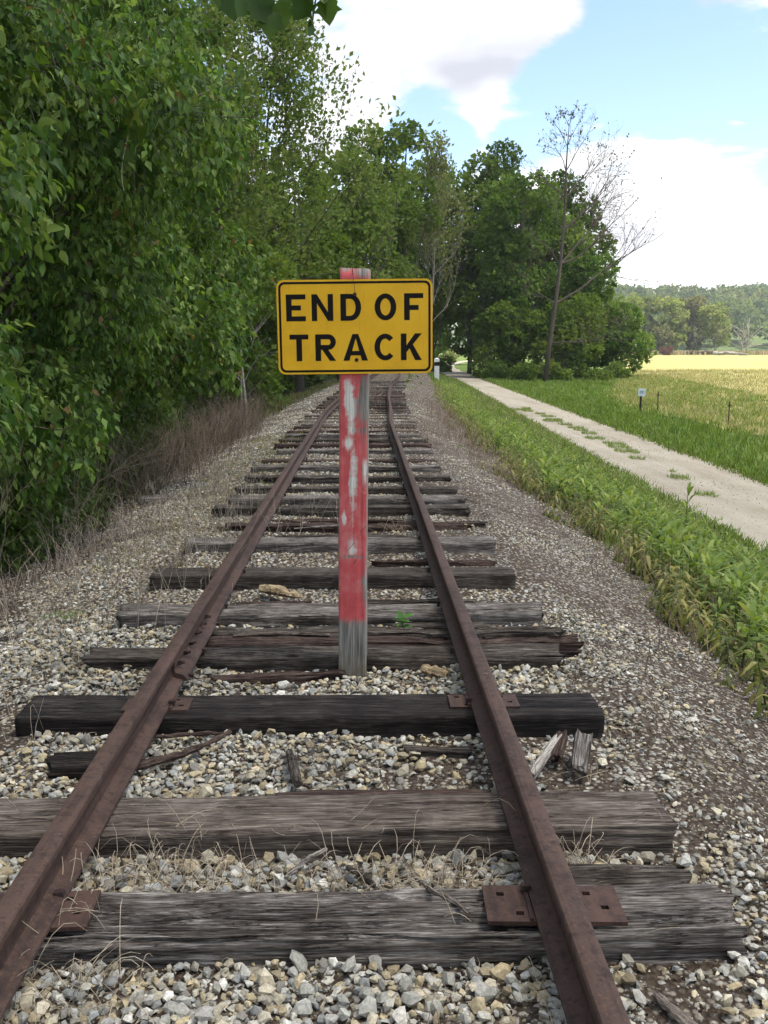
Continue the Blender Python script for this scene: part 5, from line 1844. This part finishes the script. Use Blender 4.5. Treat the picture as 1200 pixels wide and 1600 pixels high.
def verge():
    R = rng(91)
    stuff = Buf()
    reg = []
    for (y0, y1, dens) in ((4.0, 9, 46), (9, 16, 30), (16, 30, 14), (30, 55, 5)):
        n = int((y1 - y0) * 2.6 * dens)
        y = R.uniform(y0, y1, n)
        xl = xc(y) + 2.72 + (fbm(y * 1.1, 0 * y, 93, 3) - .5) * 1.2 - np.where(R.random(n) < .03, R.uniform(0, .4, n), 0)
        xr = xt(y) - TRAIL_HALF - .12
        x = xl + (xr - xl) * R.random(n)
        reg += list(zip(x, y, (x - xl) / (xr - xl)))
    reg.sort(key=lambda q: q[1])
    pv = np.array(reg)
    vis = np.abs(pv[:, 0] - CAM[0] - pv[:, 1] * .022) < .47 * pv[:, 1] + .6
    pv = pv[vis]
    singles = 0
    for (x, y, e) in pv:
        z = float(ground_z(x, y))
        wilt = e < .10 + .1 * R.random()
        sz = R.uniform(.28, .50) * (1.15 - .72 * e) * (.72 if wilt else 1)
        k = int(R.integers(0, 4 if wilt else 6))
        vb, sb = (WV if wilt else PV)[k]
        rz = R.uniform(0, 6.28)
        inframe = abs(x - CAM[0] - y * .022) < .41 * y
        if inframe and singles < 90 and y < 9:
            key = ('w' if wilt else 'p') + str(k)
            if key not in verge_cache:
                verge_cache[key] = (vb.mesh('leaves', M['leaf'], False), sb.mesh('stem', M['leaf'], True))
            o = thing('verge_plant', 'wilted yellow-edged plant on the ragged gravel edge of the green verge' if wilt else 'upright leafy green plant among many near ones in the verge beside the gravel slope', 'plant', (x, y, z - .01), 'wilted verge plants' if wilt else 'leafy verge plants', (0, 0, rz))
            o.scale = (sz, sz, sz)
            link('foliage', verge_cache[key][0], o); link('stem', verge_cache[key][1], o)
            singles += 1
        else:
            c, s = math.cos(rz), math.sin(rz)
            for bb in (vb, sb):
                v = np.concatenate(bb.v) * sz
                v = np.stack([v[:, 0] * c - v[:, 1] * s + x, v[:, 0] * s + v[:, 1] * c + y, v[:, 2] + z - .01], 1)
                off = stuff.n
                stuff.v.append(v); stuff.c.append(np.concatenate(bb.c))
                for kk, gs in bb.f.items():
                    stuff.f.setdefault(kk, []).append(np.concatenate(gs) + off)
                stuff.n += len(v)
    o = link('ground_cover', stuff.mesh('ground_cover', M['leaf'], False))
    tag(o, 'dense leafy green ground cover on the verge between track and trail', 'ground cover', kind='stuff')
    # one taller plant standing above the rest
    x, y = 4.35, 11.6
    z = float(ground_z(x, y))
    vb, sb = plant_variant(350)
    t = thing('tall_weed', 'single taller leafy weed rising above the verge against the trail', 'weed', (x, y, z))
    t.scale = (.50, .50, .66)
    link('foliage', vb.mesh('foliage', M['leaf'], False), t); link('stem', sb.mesh('stem', M['leaf'], True), t)


verge_cache = {}
verge()


# ---- grass
def grass(name, label, n, xf, yf, hmin, hmax, pal, seed, blades=5, w=.006, spread=.05, bend=.35, kind='stuff', zf=None):
    R = rng(seed)
    y = yf(R, n); x = xf(R, y)
    keep = np.abs(x - CAM[0] - y * .022) < .46 * y + 1.5
    x, y = x[keep], y[keep]
    n = len(x)
    z = (zf or ground_z)(x, y)
    X = np.repeat(x, blades) + R.normal(0, 1, n * blades) * spread * np.repeat(1 + y * .012, blades)
    Y = np.repeat(y, blades) + R.normal(0, 1, n * blades) * spread * np.repeat(1 + y * .012, blades)
    Z = np.repeat(z, blades) - .01
    N = n * blades
    h = R.uniform(hmin, hmax, N)
    ww = w * np.repeat(1 + y * .06, blades) * R.uniform(.6, 1.3, N)
    a = R.uniform(0, 2 * PI, N); b_ = R.normal(0, bend, (N, 2)) * h[:, None]
    ca, sa = np.cos(a) * ww, np.sin(a) * ww
    v = np.zeros((N, 5, 3))
    v[:, 0] = np.stack([X - ca, Y - sa, Z], 1); v[:, 1] = np.stack([X + ca, Y + sa, Z], 1)
    mx, my = X + b_[:, 0] * .35, Y + b_[:, 1] * .35
    v[:, 2] = np.stack([mx + ca * .75, my + sa * .75, Z + h * .6], 1); v[:, 3] = np.stack([mx - ca * .75, my - sa * .75, Z + h * .6], 1)
    v[:, 4] = np.stack([X + b_[:, 0], Y + b_[:, 1], Z + h * .97], 1)
    i = np.arange(N) * 5
    b = Buf()
    cols = np.repeat(pick_cols(R, pal, n, .25), blades, 0) * R.uniform(.8, 1.25, (N, 1))
    b.add(v.reshape(-1, 3), np.stack([i, i + 1, i + 2, i + 3], 1), np.repeat(cols, 5, 0))
    b.f.setdefault(3, []).append(np.stack([i + 3, i + 2, i + 4], 1))
    o = link(name, b.mesh(name, M['grass'], False))
    return tag(o, label, 'grass', None, kind)


G1 = [(.10, .165, .026), (.125, .19, .034), (.08, .135, .022), (.155, .20, .05)]
STRAW = [(.26, .25, .09), (.33, .29, .13), (.19, .21, .065), (.36, .30, .16)]
grass('verge_grass', 'green grass along the trail-side verge', 5600, lambda R, y: xc(y) + 2.9 + (xt(y) - TRAIL_HALF - xc(y) - 2.85) * R.random(len(y)) ** .7, lambda R, n: 5 + 75 * R.random(n) ** 1.5, .10, .24, G1 + [(.22, .21, .09)], 401, 6, .005, .06)
grass('verge_stalks', 'tall thin grass stalks and dry stems rising from the verge', 900, lambda R, y: xc(y) + 2.75 + (xt(y) - TRAIL_HALF - xc(y) - 2.85) * R.random(len(y)) ** 1.3, lambda R, n: 5 + 45 * R.random(n) ** 1.4, .28, .52, [(.20, .22, .07), (.28, .24, .12), (.14, .19, .05), (.24, .20, .11)], 408, 3, .0022, .05, .3)
grass('meadow_grass', 'green grass on the far side of the trail', 9000, lambda R, y: xt(y) + TRAIL_HALF - .05 + (R.random(len(y)) ** 1.3) * (7 + .12 * y), lambda R, n: 9 + 80 * R.random(n) ** 1.35, .10, .30, G1, 402, 6, .006, .09)
grass('trail_edge_grass', 'short grass fringing the far edge of the trail', 2600, lambda R, y: xt(y) + TRAIL_HALF + R.normal(0, .10, len(y)), lambda R, n: 9 + 70 * R.random(n) ** 1.5, .05, .13, G1 + [(.16, .17, .06)], 403, 6, .005, .06)
grass('trail_verge_grass', 'short grass fringing the near edge of the trail', 2600, lambda R, y: xt(y) - TRAIL_HALF + R.normal(0, .10, len(y)), lambda R, n: 7 + 70 * R.random(n) ** 1.5, .06, .16, G1, 404, 6, .005, .06)
grass('field_grass', 'tall pale grass of the hay field near the fence line', 7500, lambda R, y: 12.6 + np.maximum(0, y - 45) * .28 + R.random(len(y)) ** 1.2 * (8 + .4 * y), lambda R, n: 26 + 80 * R.random(n) ** 1.2, .15, .36, STRAW + [(.17, .19, .06), (.20, .21, .07)], 405, 9, .0028, .22, .5)
grass('bank_grass', 'sparse green grass at the foot of the left bank', 1500, lambda R, y: xc(y) - 2.6 - R.random(len(y)) * 1.6, lambda R, n: 8 + 50 * R.random(n), .08, .24, [(.09, .10, .03), (.13, .11, .05), (.06, .08, .02)], 406, 4, .004, .08)
grass('shoulder_grass', 'dry yellowish grass on the left gravel shoulder', 520, lambda R, y: xc(y) - 1.05 - R.random(len(y)) * 1.0, lambda R, n: 7 + 12 * R.random(n), .03, .10, [(.26, .24, .09), (.30, .25, .14), (.16, .19, .06)], 407, 6, .002, .06, .5, zf=ballast_z)


def tufts():
    R = rng(99)
    spots = [(6.74, 21.9, .17), (6.63, 18.6, .20), (6.36, 16.35, .17), (6.92, 23.4, .30), (6.80, 19.5, .07)]
    lab = ['grass tuft on the trail, middle one of the three lone tufts', 'wide low grass tuft on the trail, nearest but one', 'round grass tuft on the trail, the one nearest the viewer', 'grass tuft at the near end of the grassy strip in the trail', 'tiny grass tuft between two larger ones on the trail']
    for k in range(14):
        f = k / 13
        spots.append((7.0 + .22 * f + R.normal(0, .14), 24.6 + f * 16 + R.normal(0, .3), R.uniform(.16, .40)))
        lab.append('low green patch in the trail centre strip, %s going away from the viewer' % ORD[k])
    for (x, y, r), lb in zip(spots, lab):
        n = int(170 * (r / .2) ** 1.5)
        a = R.uniform(0, 6.28, n); q = r * R.random(n) ** .6
        X = x + np.cos(a) * q; Y = y + np.sin(a) * q * 2.0; h = R.uniform(.03, .13, n); w = .010
        Z = ground_z(X, Y) + .022
        v = np.zeros((n, 3, 3)); b_ = R.normal(0, .05, (n, 2))
        v[:, 0] = np.stack([X - np.cos(a) * w, Y - np.sin(a) * w, Z], 1); v[:, 1] = np.stack([X + np.cos(a) * w, Y + np.sin(a) * w, Z], 1)
        v[:, 2] = np.stack([X + b_[:, 0], Y + b_[:, 1], Z + h], 1)
        b = Buf().add(v.reshape(-1, 3) - (x, y, -1.0), np.arange(3 * n).reshape(n, 3), np.repeat(pick_cols(R, [(.12, .19, .04), (.15, .22, .05), (.18, .20, .07)], n), 3, 0))
        tag(link('grass_tuft', b.mesh('grass_tuft', M['grass'], False), None, (x, y, -1.0)), lb, 'grass tuft', 'grass tufts growing in the trail')


tufts()

# ---- trees around the end of the view
bases = lambda x, y: (x, y, float(ground_z(x, y)))


def open_tree(name, label, base, top, trunk_r, seed, n_limb, limb_len, pal, leaf, col=BARK, kids=3, depth=2, up=.25, h0=.25, side=None, leafn=5, cat='tree', group=None, trunk_path=None, spread=.5):
    """a tree whose limbs show: branching wood with small leaves at the twig ends"""
    R = rng(seed)
    base = np.array(base, float)
    t = thing(name, label, cat, tuple(base), group)
    tp = np.array(trunk_path, float) if trunk_path is not None else curve(base - (0, 0, .2), top, R, .04, 12)
    n = len(tp)
    b = Buf(); tube(b, tp, trunk_r * (1 - .90 * np.linspace(0, 1, n) ** .9), 8, col)
    link('trunk', transl(b.mesh('trunk', M['bark'], True), -base), t)
    bb = Buf(); tips = []
    for k in range(n_limb):
        f = h0 + (1 - h0) * (k + R.random()) / n_limb
        i = min(int(f * (n - 1)), n - 2); p = tp[i] + (tp[i + 1] - tp[i]) * (f * (n - 1) - i)
        a = k * 2.4 + R.uniform(-.4, .4) if side is None else side + R.normal(0, .9)
        L = limb_len * (1.25 - f) * R.uniform(.75, 1.2)
        grow(bb, p, (math.cos(a), math.sin(a), .55 + .9 * f), L, trunk_r * .30 * (1.15 - f), depth, R, tips, spread, up, col, 3, kids, .11)
    link('branchwork', transl(bb.mesh('branchwork', M['bark'], True), -base), t)
    P = np.array([q[0] for q in tips]); D = np.array([q[1] for q in tips])
    lb = Buf()
    for k in range(leafn):
        pp = P + R.normal(0, max(leaf * 1.3, .26), P.shape)
        d = norm(D + R.normal(0, .8, D.shape) + (0, 0, -.2))
        x, y, z = frame(d, R, .6, .7)
        stamp(lb, DIA_V * 1.2, DIA_F, pp, x, y, z, leaf * R.uniform(.6, 1.3, len(P)), pick_cols(R, pal, len(P), .3))
    link('crown', transl(lb.mesh('crown', M['leaf_far'], False), -base), t)
    return t


# tall thin-leaved tree whose trunk shows above the sign's left edge
open_tree('thin_tree', 'tall thinly leaved tree with forked dark trunk above the left end of the sign', bases(-4.2, 38), (-3.2, 39, 13.2), .17, 501, 34, 4.4, GREEN_OLIVE, .17, BARK * .9, 3, 2, .16, .12, leafn=15, group='trees where the track bends')
open_tree('thin_tree', 'second thinly leaved tree, left of the tall forked one', bases(-5.8, 34), (-5.0, 34, 11.5), .13, 502, 28, 3.8, GREEN_OLIVE, .16, BARK, 3, 2, .18, .15, leafn=13, group='trees where the track bends')
open_tree('thin_tree', 'hazy half-leaved tree with a pale forked stem right above the sign', bases(6.0, 84), (6.6, 84, 17.5), .17, 503, 26, 5.0, [(.14, .165, .05), (.16, .17, .06), (.115, .15, .042)], .26, np.array((.26, .23, .19)), 3, 2, .3, .25, leafn=5, group='trees where the track bends')

MID = [
    # label, x, y, centre z, rx, ry, rz, lobes, lobe r, palette, size, seed, lowest lobe above ground
    ('dense tree with ragged top above the middle of the sign', 1.4, 76, 11.5, 3.4, 3.2, 9.6, 24, 1.6, GREEN_MID, .62, 511, 2.6),
    ('ragged leaning tree top right of the sign post', 4.0, 80, 12.5, 2.0, 2.4, 8.0, 16, 1.3, GREEN_MID, .55, 518, 5.5),
    ('bushy tree filling the view left of the sign post top', -3.0, 47, 5.6, 2.8, 3.0, 7.4, 26, 1.4, GREEN_MID, .48, 512, 1.0),
    ('dull olive tree behind the sign, left of centre', -1.2, 58, 6.4, 3.0, 3.0, 8.2, 24, 1.6, GREEN_OLIVE, .52, 513, 1.4),
    ('low dark tree just left of the sign panel', -3.6, 30, 2.6, 1.5, 2.4, 4.0, 14, 1.0, GREEN_MID, .34, 514, .6),
    ('dark tree closing the track behind the sign', 1.8, 92, 8.5, 4.2, 3.2, 9.2, 22, 2.0, GREEN_DARK, .65, 515, 1.6),
    ('wide dark tree at the right end of the sign', 6.6, 116, 8.0, 5.2, 3.6, 10.0, 24, 2.3, GREEN_DARK, .75, 516, 1.2),
    ('brownish budding tree left of the dark thicket', 7.6, 100, 11.4, 2.8, 2.6, 10.4, 20, 1.7, GREEN_OLIVE, .6, 517, 4.4),
    ('tall dark tree at the left of the thicket beside the trail', 11.2, 97, 12.2, 3.2, 3.6, 12.6, 28, 2.0, GREEN_MID, .65, 521, 3.2),
    ('dark tree second from the trail in the thicket', 14.8, 99, 11.4, 3.6, 3.6, 11.6, 26, 2.1, GREEN_DARK, .65, 529, 2.0),
    ('rounded bright green maple at the front of the thicket', 14.6, 86, 8.8, 4.2, 3.4, 9.4, 34, 1.6, GREEN_NEAR, .60, 522, 1.4),
    ('tall dark tree behind the bare tree', 21.0, 99, 10.4, 4.4, 3.6, 10.8, 30, 2.1, GREEN_DARK, .65, 523, 1.6),
    ('rounded tree at the field end of the thicket', 20.4, 88, 5.2, 3.8, 3.2, 7.4, 30, 1.5, GREEN_NEAR, .58, 524, 1.0),
    ('middle tree of the thicket, its dome behind the maple', 17.6, 94, 9.4, 4.2, 3.4, 10.0, 30, 1.8, GREEN_MID, .55, 535, 1.0),
    ('low spreading tree leaning out over the hay field', 23.2, 84, 2.0, 2.6, 2.2, 3.8, 20, 1.1, GREEN_NEAR, .48, 525, .2),
    ('low leafy tree under the maple beside the trail', 13.2, 83, 2.4, 2.8, 2.4, 4.2, 22, 1.4, GREEN_MID, .48, 526, .1),
    ('low leafy tree under the bare tree', 17.6, 81, 2.2, 3.2, 2.0, 4.0, 24, 1.4, GREEN_MID, .48, 527, .1),
    ('far tree glimpsed down the trail through the gap', 13.6, 190, 5.0, 5.5, 4.0, 8.0, 16, 3.0, GREEN_PALE, 1.1, 528, .6),
    ('shaded tree in the left wood level with the bend', -7.2, 68, 6, 3.4, 3.0, 7.4, 20, 1.8, GREEN_DARK, .6, 532, .6),
    ('shaded tree in the left wood before the bend', -8.6, 57, 6, 3.2, 3.0, 7.4, 20, 1.8, GREEN_DARK, .55, 533, .6),
    ('shaded tree in the left wood past the bend', -4.4, 84, 6, 3.6, 3.0, 7.4, 20, 1.9, GREEN_DARK, .6, 534, .6),
    ('dark tree left of the far trail', 8.4, 128, 6.0, 3.4, 3.0, 7.6, 20, 2.0, GREEN_DARK, .75, 536, .1),
    ('dark tree across the far end of the trail', 19.5, 150, 7.5, 5.0, 4.0, 9.0, 18, 2.6, GREEN_DARK, .9, 530, .6),
    ('second far tree beside the end of the trail', 7.0, 165, 7.0, 5.0, 4.0, 9.0, 18, 2.8, GREEN_DARK, .95, 531, .6),
]
for (lab, x, y, cz, rx, ry, rz, n, rl, pal, size, seed, bz) in MID:
    lob = lobes_of((x, y, cz), (rx, ry, rz), n, rl, seed, .82)
    lob[:, 2] = np.maximum(lob[:, 2], ground_z(x, y) + bz)
    clump_tree('woodland_tree', lab, bases(x, y), lob, seed, pal, size, 1.2, .26, group='trees where the track bends')

# the leafless tree beside the trail
bt = np.array([(14.45, 73, -1.15), (14.75, 73, 2.0), (15.1, 73, 5.0), (15.4, 73.1, 8.0), (15.55, 73.1, 10.5), (15.6, 73.1, 12.8), (15.6, 73.1, 14.8), (15.65, 73.1, 16.6), (15.7, 73, 18.0)])


def bare_tree():
    R = rng(551)
    base = bt[0]
    t = thing('bare_tree', 'tall nearly leafless tree leaning in front of the dark thicket', 'tree', tuple(base))
    b = Buf(); tube(b, bt, [.20, .17, .15, .13, .11, .09, .07, .045, .025], 8, np.array((.085, .070, .058)))
    link('trunk', transl(b.mesh('trunk', M['bark'], True), -base), t)
    bb = Buf(); tips = []
    col = np.array((.095, .075, .065))
    limbs = [(2, .9, -.2, .55, 5.4, .11), (3, .9, .2, .62, 5.2, .11), (3, .95, -.1, .40, 5.0, .09), (2, -.7, -.2, .5, 2.6, .05), (4, .8, -.2, .75, 4.2, .09), (4, -.55, .1, .8, 2.2, .05), (5, .7, .2, .8, 3.4, .07), (5, -.6, 0, .8, 2.3, .05), (6, .55, 0, .9, 2.5, .05), (6, -.5, .2, .9, 2.0, .045), (7, .45, 0, 1, 1.7, .035), (7, -.45, 0, 1, 1.6, .035), (1, .95, -.2, .22, 4.0, .06), (8, .3, 0, 1, .9, .03), (8, -.3, 0, 1, .9, .03), (3, -.6, .3, .6, 2.2, .045), (4, .9, .1, .5, 4.0, .07), (5, .9, -.1, .6, 3.2, .05)]
    for (i, dx, dy, dz, L, r) in limbs:
        grow(bb, bt[i], (dx, dy, dz), L * .95, r * .85, 3, R, tips, .46, .04, col, 4, 4, .12, .60)
    link('branchwork', transl(bb.mesh('branchwork', M['bark'], True), -base), t)
    P = np.array([q[0] for q in tips]); lb = Buf()
    P = P[R.random(len(P)) < .16]
    d = norm(R.normal(0, 1, P.shape) + (0, 0, -.5)); x, y, z = frame(d, R, .5, .7)
    stamp(lb, DIA_V, DIA_F, P, x, y, z, R.uniform(.12, .26, len(P)), pick_cols(R, [(.07, .06, .03), (.10, .075, .04), (.06, .07, .025)], len(P)))
    link('crown', transl(lb.mesh('crown', M['leaf_far'], False), -base), t)


bare_tree()

# undergrowth by the trail
for k, (x, y, r, lab) in enumerate(((11.6, 79, 1.3, 'dark low bush beside the trail where it enters the trees'), (13.4, 76.5, 1.2, 'green bush left of the bare tree trunk'), (16.4, 77, 1.4, 'green bush right of the bare tree trunk'), (19.6, 77, 1.5, 'bush at the field end of the thicket'), (22.0, 79, 1.1, 'small bush at the corner of the hay field'), (12.2, 83, 1.6, 'dark bush just inside the thicket by the trail'), (15.0, 82, 1.7, 'dark bush under the maple'), (18.6, 83, 1.7, 'dark bush behind the low tree'), (9.0, 104, 1.8, 'dark bush at the mouth of the trail gap'), (7.2, 106, 2.0, 'dark bush left of the trail gap'), (-3.6, 60, 1.6, 'dark bush left of the rails at the bend'), (-4.2, 50, 1.6, 'dark bush left of the rails before the bend'), (-1.8, 72, 1.8, 'dark bush hiding the far end of the track'), (4.2, 98, 2.2, 'dark bush closing the track behind the sign'))):
    lob = lobes_of((x, y, -.6), (r * 1.3, r, r * .8), 6, r * .6, 560 + k)
    clump_tree('bush', lab, bases(x, y), lob, 570 + k, GREEN_DARK if k in (0, 5, 6, 7) or k > 7 else GREEN_MID, .42, 1.5, .05, 'bush', 'bushes beside the trail', limbs=False)

# far side of the field
FAR = [(80, 292, 11, 6, 9.5), (89, 300, 12, 6, 10.5), (97, 296, 11, 5, 9.6), (106, 302, 11, 5.5, 9.6), (112, 296, 10.5, 5, 9.0), (103, 310, 10, 6, 8), (122, 300, 6, 4.5, 5.5), (127, 308, 8, 7, 7.0), (135, 300, 8, 7, 7.5), (144, 304, 9, 7, 8), (156, 300, 9, 8, 8), (92, 286, 4, 3, 3.6), (72, 296, 9, 6, 8)]
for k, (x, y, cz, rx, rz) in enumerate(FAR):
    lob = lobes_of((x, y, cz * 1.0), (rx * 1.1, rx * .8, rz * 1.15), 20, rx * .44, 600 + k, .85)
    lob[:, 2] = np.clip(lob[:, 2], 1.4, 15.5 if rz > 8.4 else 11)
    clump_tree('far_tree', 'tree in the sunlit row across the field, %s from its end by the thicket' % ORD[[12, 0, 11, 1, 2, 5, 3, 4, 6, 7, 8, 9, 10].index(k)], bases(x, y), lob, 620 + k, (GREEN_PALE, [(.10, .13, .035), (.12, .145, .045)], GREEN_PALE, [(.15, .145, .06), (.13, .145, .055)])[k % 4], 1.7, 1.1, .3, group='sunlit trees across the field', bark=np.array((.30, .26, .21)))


def hill():
    # wooded ridge beyond the river
    xs = np.linspace(60, 900, 60); ys = np.linspace(420, 1100, 30)
    X, Y = np.meshgrid(xs, ys)

    def hz(X, Y):
        return -1 + 40 * np.clip((Y - 430) / 320, 0, 1) ** .8 * (.88 + .22 * fbm(X / 90, Y / 130, 71, 3)) * np.clip((X - 40) / 120, 0, 1)
    v = np.stack([X.ravel(), Y.ravel(), hz(X, Y).ravel()], 1)
    n, m = X.shape
    i = np.arange(n - 1)[:, None] * m; j = np.arange(m - 1)[None]
    q = np.stack([i + j, i + j + 1, i + m + j + 1, i + m + j], -1).reshape(-1, 4)
    tag(link('hill', Buf().add(v, q).mesh('hill', M['hill'], True, False)), 'low ridge rising beyond the far trees', 'hill', kind='structure')
    R = rng(640)
    b = Buf()
    N = 900
    x = R.uniform(100, 520, N); y = 430 + 330 * R.random(N)
    z = hz(x, y)
    pal = np.array([(.085, .125, .04), (.11, .145, .045), (.07, .105, .038), (.14, .165, .06)])
    for k in range(N):
        if abs(x[k] - y[k] * .022) > .46 * y[k]:
            continue
        r = R.uniform(4, 7)
        u = norm(R.normal(0, 1, (26, 3))); u[:, 2] = np.abs(u[:, 2])
        p = np.array((x[k], y[k], z[k] + r * .8)) + u * r * (1, 1, 1.15)
        d = norm(u + R.normal(0, .5, u.shape)); ax, ay, az = frame(d, R, .9, .5)
        cv, cf = CLUMPS[k % 6]
        stamp(b, cv, cf, p, ax, ay, az, R.uniform(3.0, 5.2, 26), pal[R.integers(0, 4)] * R.uniform(.8, 1.2, (26, 1)))
    tag(link('forest', b.mesh('forest', M['leaf_far'], False)), 'far-off woods covering the ridge', 'forest', kind='stuff')


hill()

sb = sheet('sandbar', lambda y: (122.0, 175.0), np.linspace(262, 282, 8), lambda x, y: ground_z(x, y) + .03 + .4 * np.clip(1 - np.abs((y - 272) / 10), 0, 1), M['sand'], 20)
tag(sb, 'pale river sand at the far edge of the field', 'sandbar', kind='structure')
stick('fallen_log', 'pale fallen log lying at the far edge of the hay field', [(101, 268, .1), (104.5, 266, .35), (109, 263, -.2)], [.5, .45, .3], 'wood_pale', 'log', seed=20)
stick('fallen_log', 'dark fallen log behind the pale one across the field', [(96, 276, .2), (102, 275, .4), (106, 275, .1)], [.5, .5, .3], 'wood_red', 'log', seed=21)
lob = lobes_of((88, 270, .8), (2.6, 2, 1.2), 5, 1.0, 655)
clump_tree('brown_bush', 'reddish-brown bush at the far edge of the hay field', bases(88, 270), lob, 656, [(.16, .085, .06), (.12, .07, .05)], .7, 1.5, .06, 'bush', limbs=False)
grass('far_field_edge', 'tan weeds along the far edge of the hay field', 1800, lambda R, y: 60 + 110 * R.random(len(y)), lambda R, n: 276 + 8 * R.random(n), .6, 1.6, [(.34, .27, .17), (.28, .24, .13), (.24, .25, .10)], 409, 5, .012, .5, .2)


# ---- unseen trees added behind the viewer to cut low sky light on front faces
def added_shade_woods():
    R = rng(700)
    b = Buf()
    spots = [(-5.5, -3), (-7, -8), (-5.5, -13), (-9, -4), (-10, -14), (-7, -20)]
    for (x, y) in spots:
        for q in range(130):
            u = norm(R.normal(0, 1, 3)); h = R.uniform(9, 14)
            p = np.array((x, y, h * .48)) + u * (3.0, 3.0, h * .5) * R.uniform(.5, 1)
            d = norm(u + R.normal(0, .5, 3))[None]
            ax, ay, az = frame(d, R, .9, .5)
            cv, cf = CLUMPS[q % 6]
            stamp(b, cv, cf, p[None], ax, ay, az, np.array([R.uniform(1.6, 2.8)]), np.array([GREEN_DARK[q % 3]]))
        tube(b, [(x, y, -1.6), (x, y, 5), (x + .3, y, 10)], [.25, .2, .08], 6, BARK)
    tag(link('forest', b.mesh('forest', M['leaf_far'], False)), 'unseen trees added behind the viewer to hold back low sky light', 'forest', kind='stuff')


added_shade_woods()


# ---- posts and small signs
def marker_post():
    x, y = 5.55, 68.0
    z = float(ground_z(x, y))
    t = thing('marker_post', 'short white post with dark band beside the trail, behind the sign corner', 'post', (x, y, z))
    b = Buf(); box(b, (-.17, -.13, -.2), (.17, .13, 1.02)); link('shaft', b.mesh('shaft', M['white_paint'], False, False), t)
    b = Buf(); box(b, (-.175, -.135, 1.02), (.175, .135, 1.30)); link('band', b.mesh('band', M['sign_black'], False, False), t)
    b = Buf(); box(b, (-.18, -.14, 1.30), (.18, .14, 1.52)); b.add([(-.18, -.14, 1.52), (.18, -.14, 1.52), (.18, .14, 1.52), (-.18, .14, 1.52), (0, 0, 1.6)], [(0, 1, 4), (1, 2, 4), (2, 3, 4), (3, 0, 4)]); link('cap', b.mesh('cap', M['white_paint'], False, False), t)


marker_post()


def field_sign():
    x, y = 11.9, 39.0
    z = float(ground_z(x, y))
    t = thing('notice_sign', 'small pale blue-white notice on a dark post by the hay field', 'sign', (x, y, z))
    b = Buf(); box(b, (-.035, -.03, -.2), (.035, .03, .84)); link('post', b.mesh('post', M['wood_black'], False, False), t)
    b = Buf(); prism(b, rrect(.15, .16, .02, 4), 0, .01); link('panel', b.mesh('panel', M['bluewhite'], False, False), t, (.02, -.033, .86), (0, .06, 0))
    b = Buf()
    for (h, w) in ((.05, .09), (.01, .10), (-.03, .07)):
        box(b, (-w, -.0135, h - .008), (w, -.0105, h + .008))
    o = link('notice_print', b.mesh('notice_print', M['wood_dark'], False, False), t, (.02, -.033, .86), (0, .06, 0)); o['kind'] = 'stuff'
    for k, (fx, fy, h, lab) in enumerate(((12.25, 37.8, .95, 'rusty metal fence post beside the small notice'), (13.15, 32.6, .85, 'rusty metal fence post standing alone near the frame edge'))):
        fz = float(ground_z(fx, fy))
        p = thing('fence_post', lab, 'fence post', (fx, fy, fz), 'rusty fence posts')
        b = Buf(); box(b, (-.022, -.004, -.3), (.022, .004, h)); box(b, (-.004, .004, -.3), (.004, .035, h)); link('shaft', b.mesh('shaft', M['rust'], False, False), p)
        b = Buf(); box(b, (-.06, -.014, h - .16), (.06, -.005, h - .12)); link('lug', b.mesh('lug', M['rust_dark'], False, False), p)


field_sign()


# ------------------------------------------------------------------ summer haze over the valley
def haze():
    t = NT('haze')
    vol = t.n('ShaderNodeVolumePrincipled', {'Color': (0.86, 0.91, 1.0, 1), 'Density': HAZE, 'Anisotropy': 0.2})
    t.t.links.new(vol.outputs[0], t.out.inputs['Volume'])
    b = Buf(); box(b, (-2600, -420, -3), (3100, 4100, 62))
    tag(link('haze', b.mesh('haze', t.m, False, False)), 'thin pale summer haze over the valley', 'haze', kind='stuff')


HAZE = 0.0002
haze()
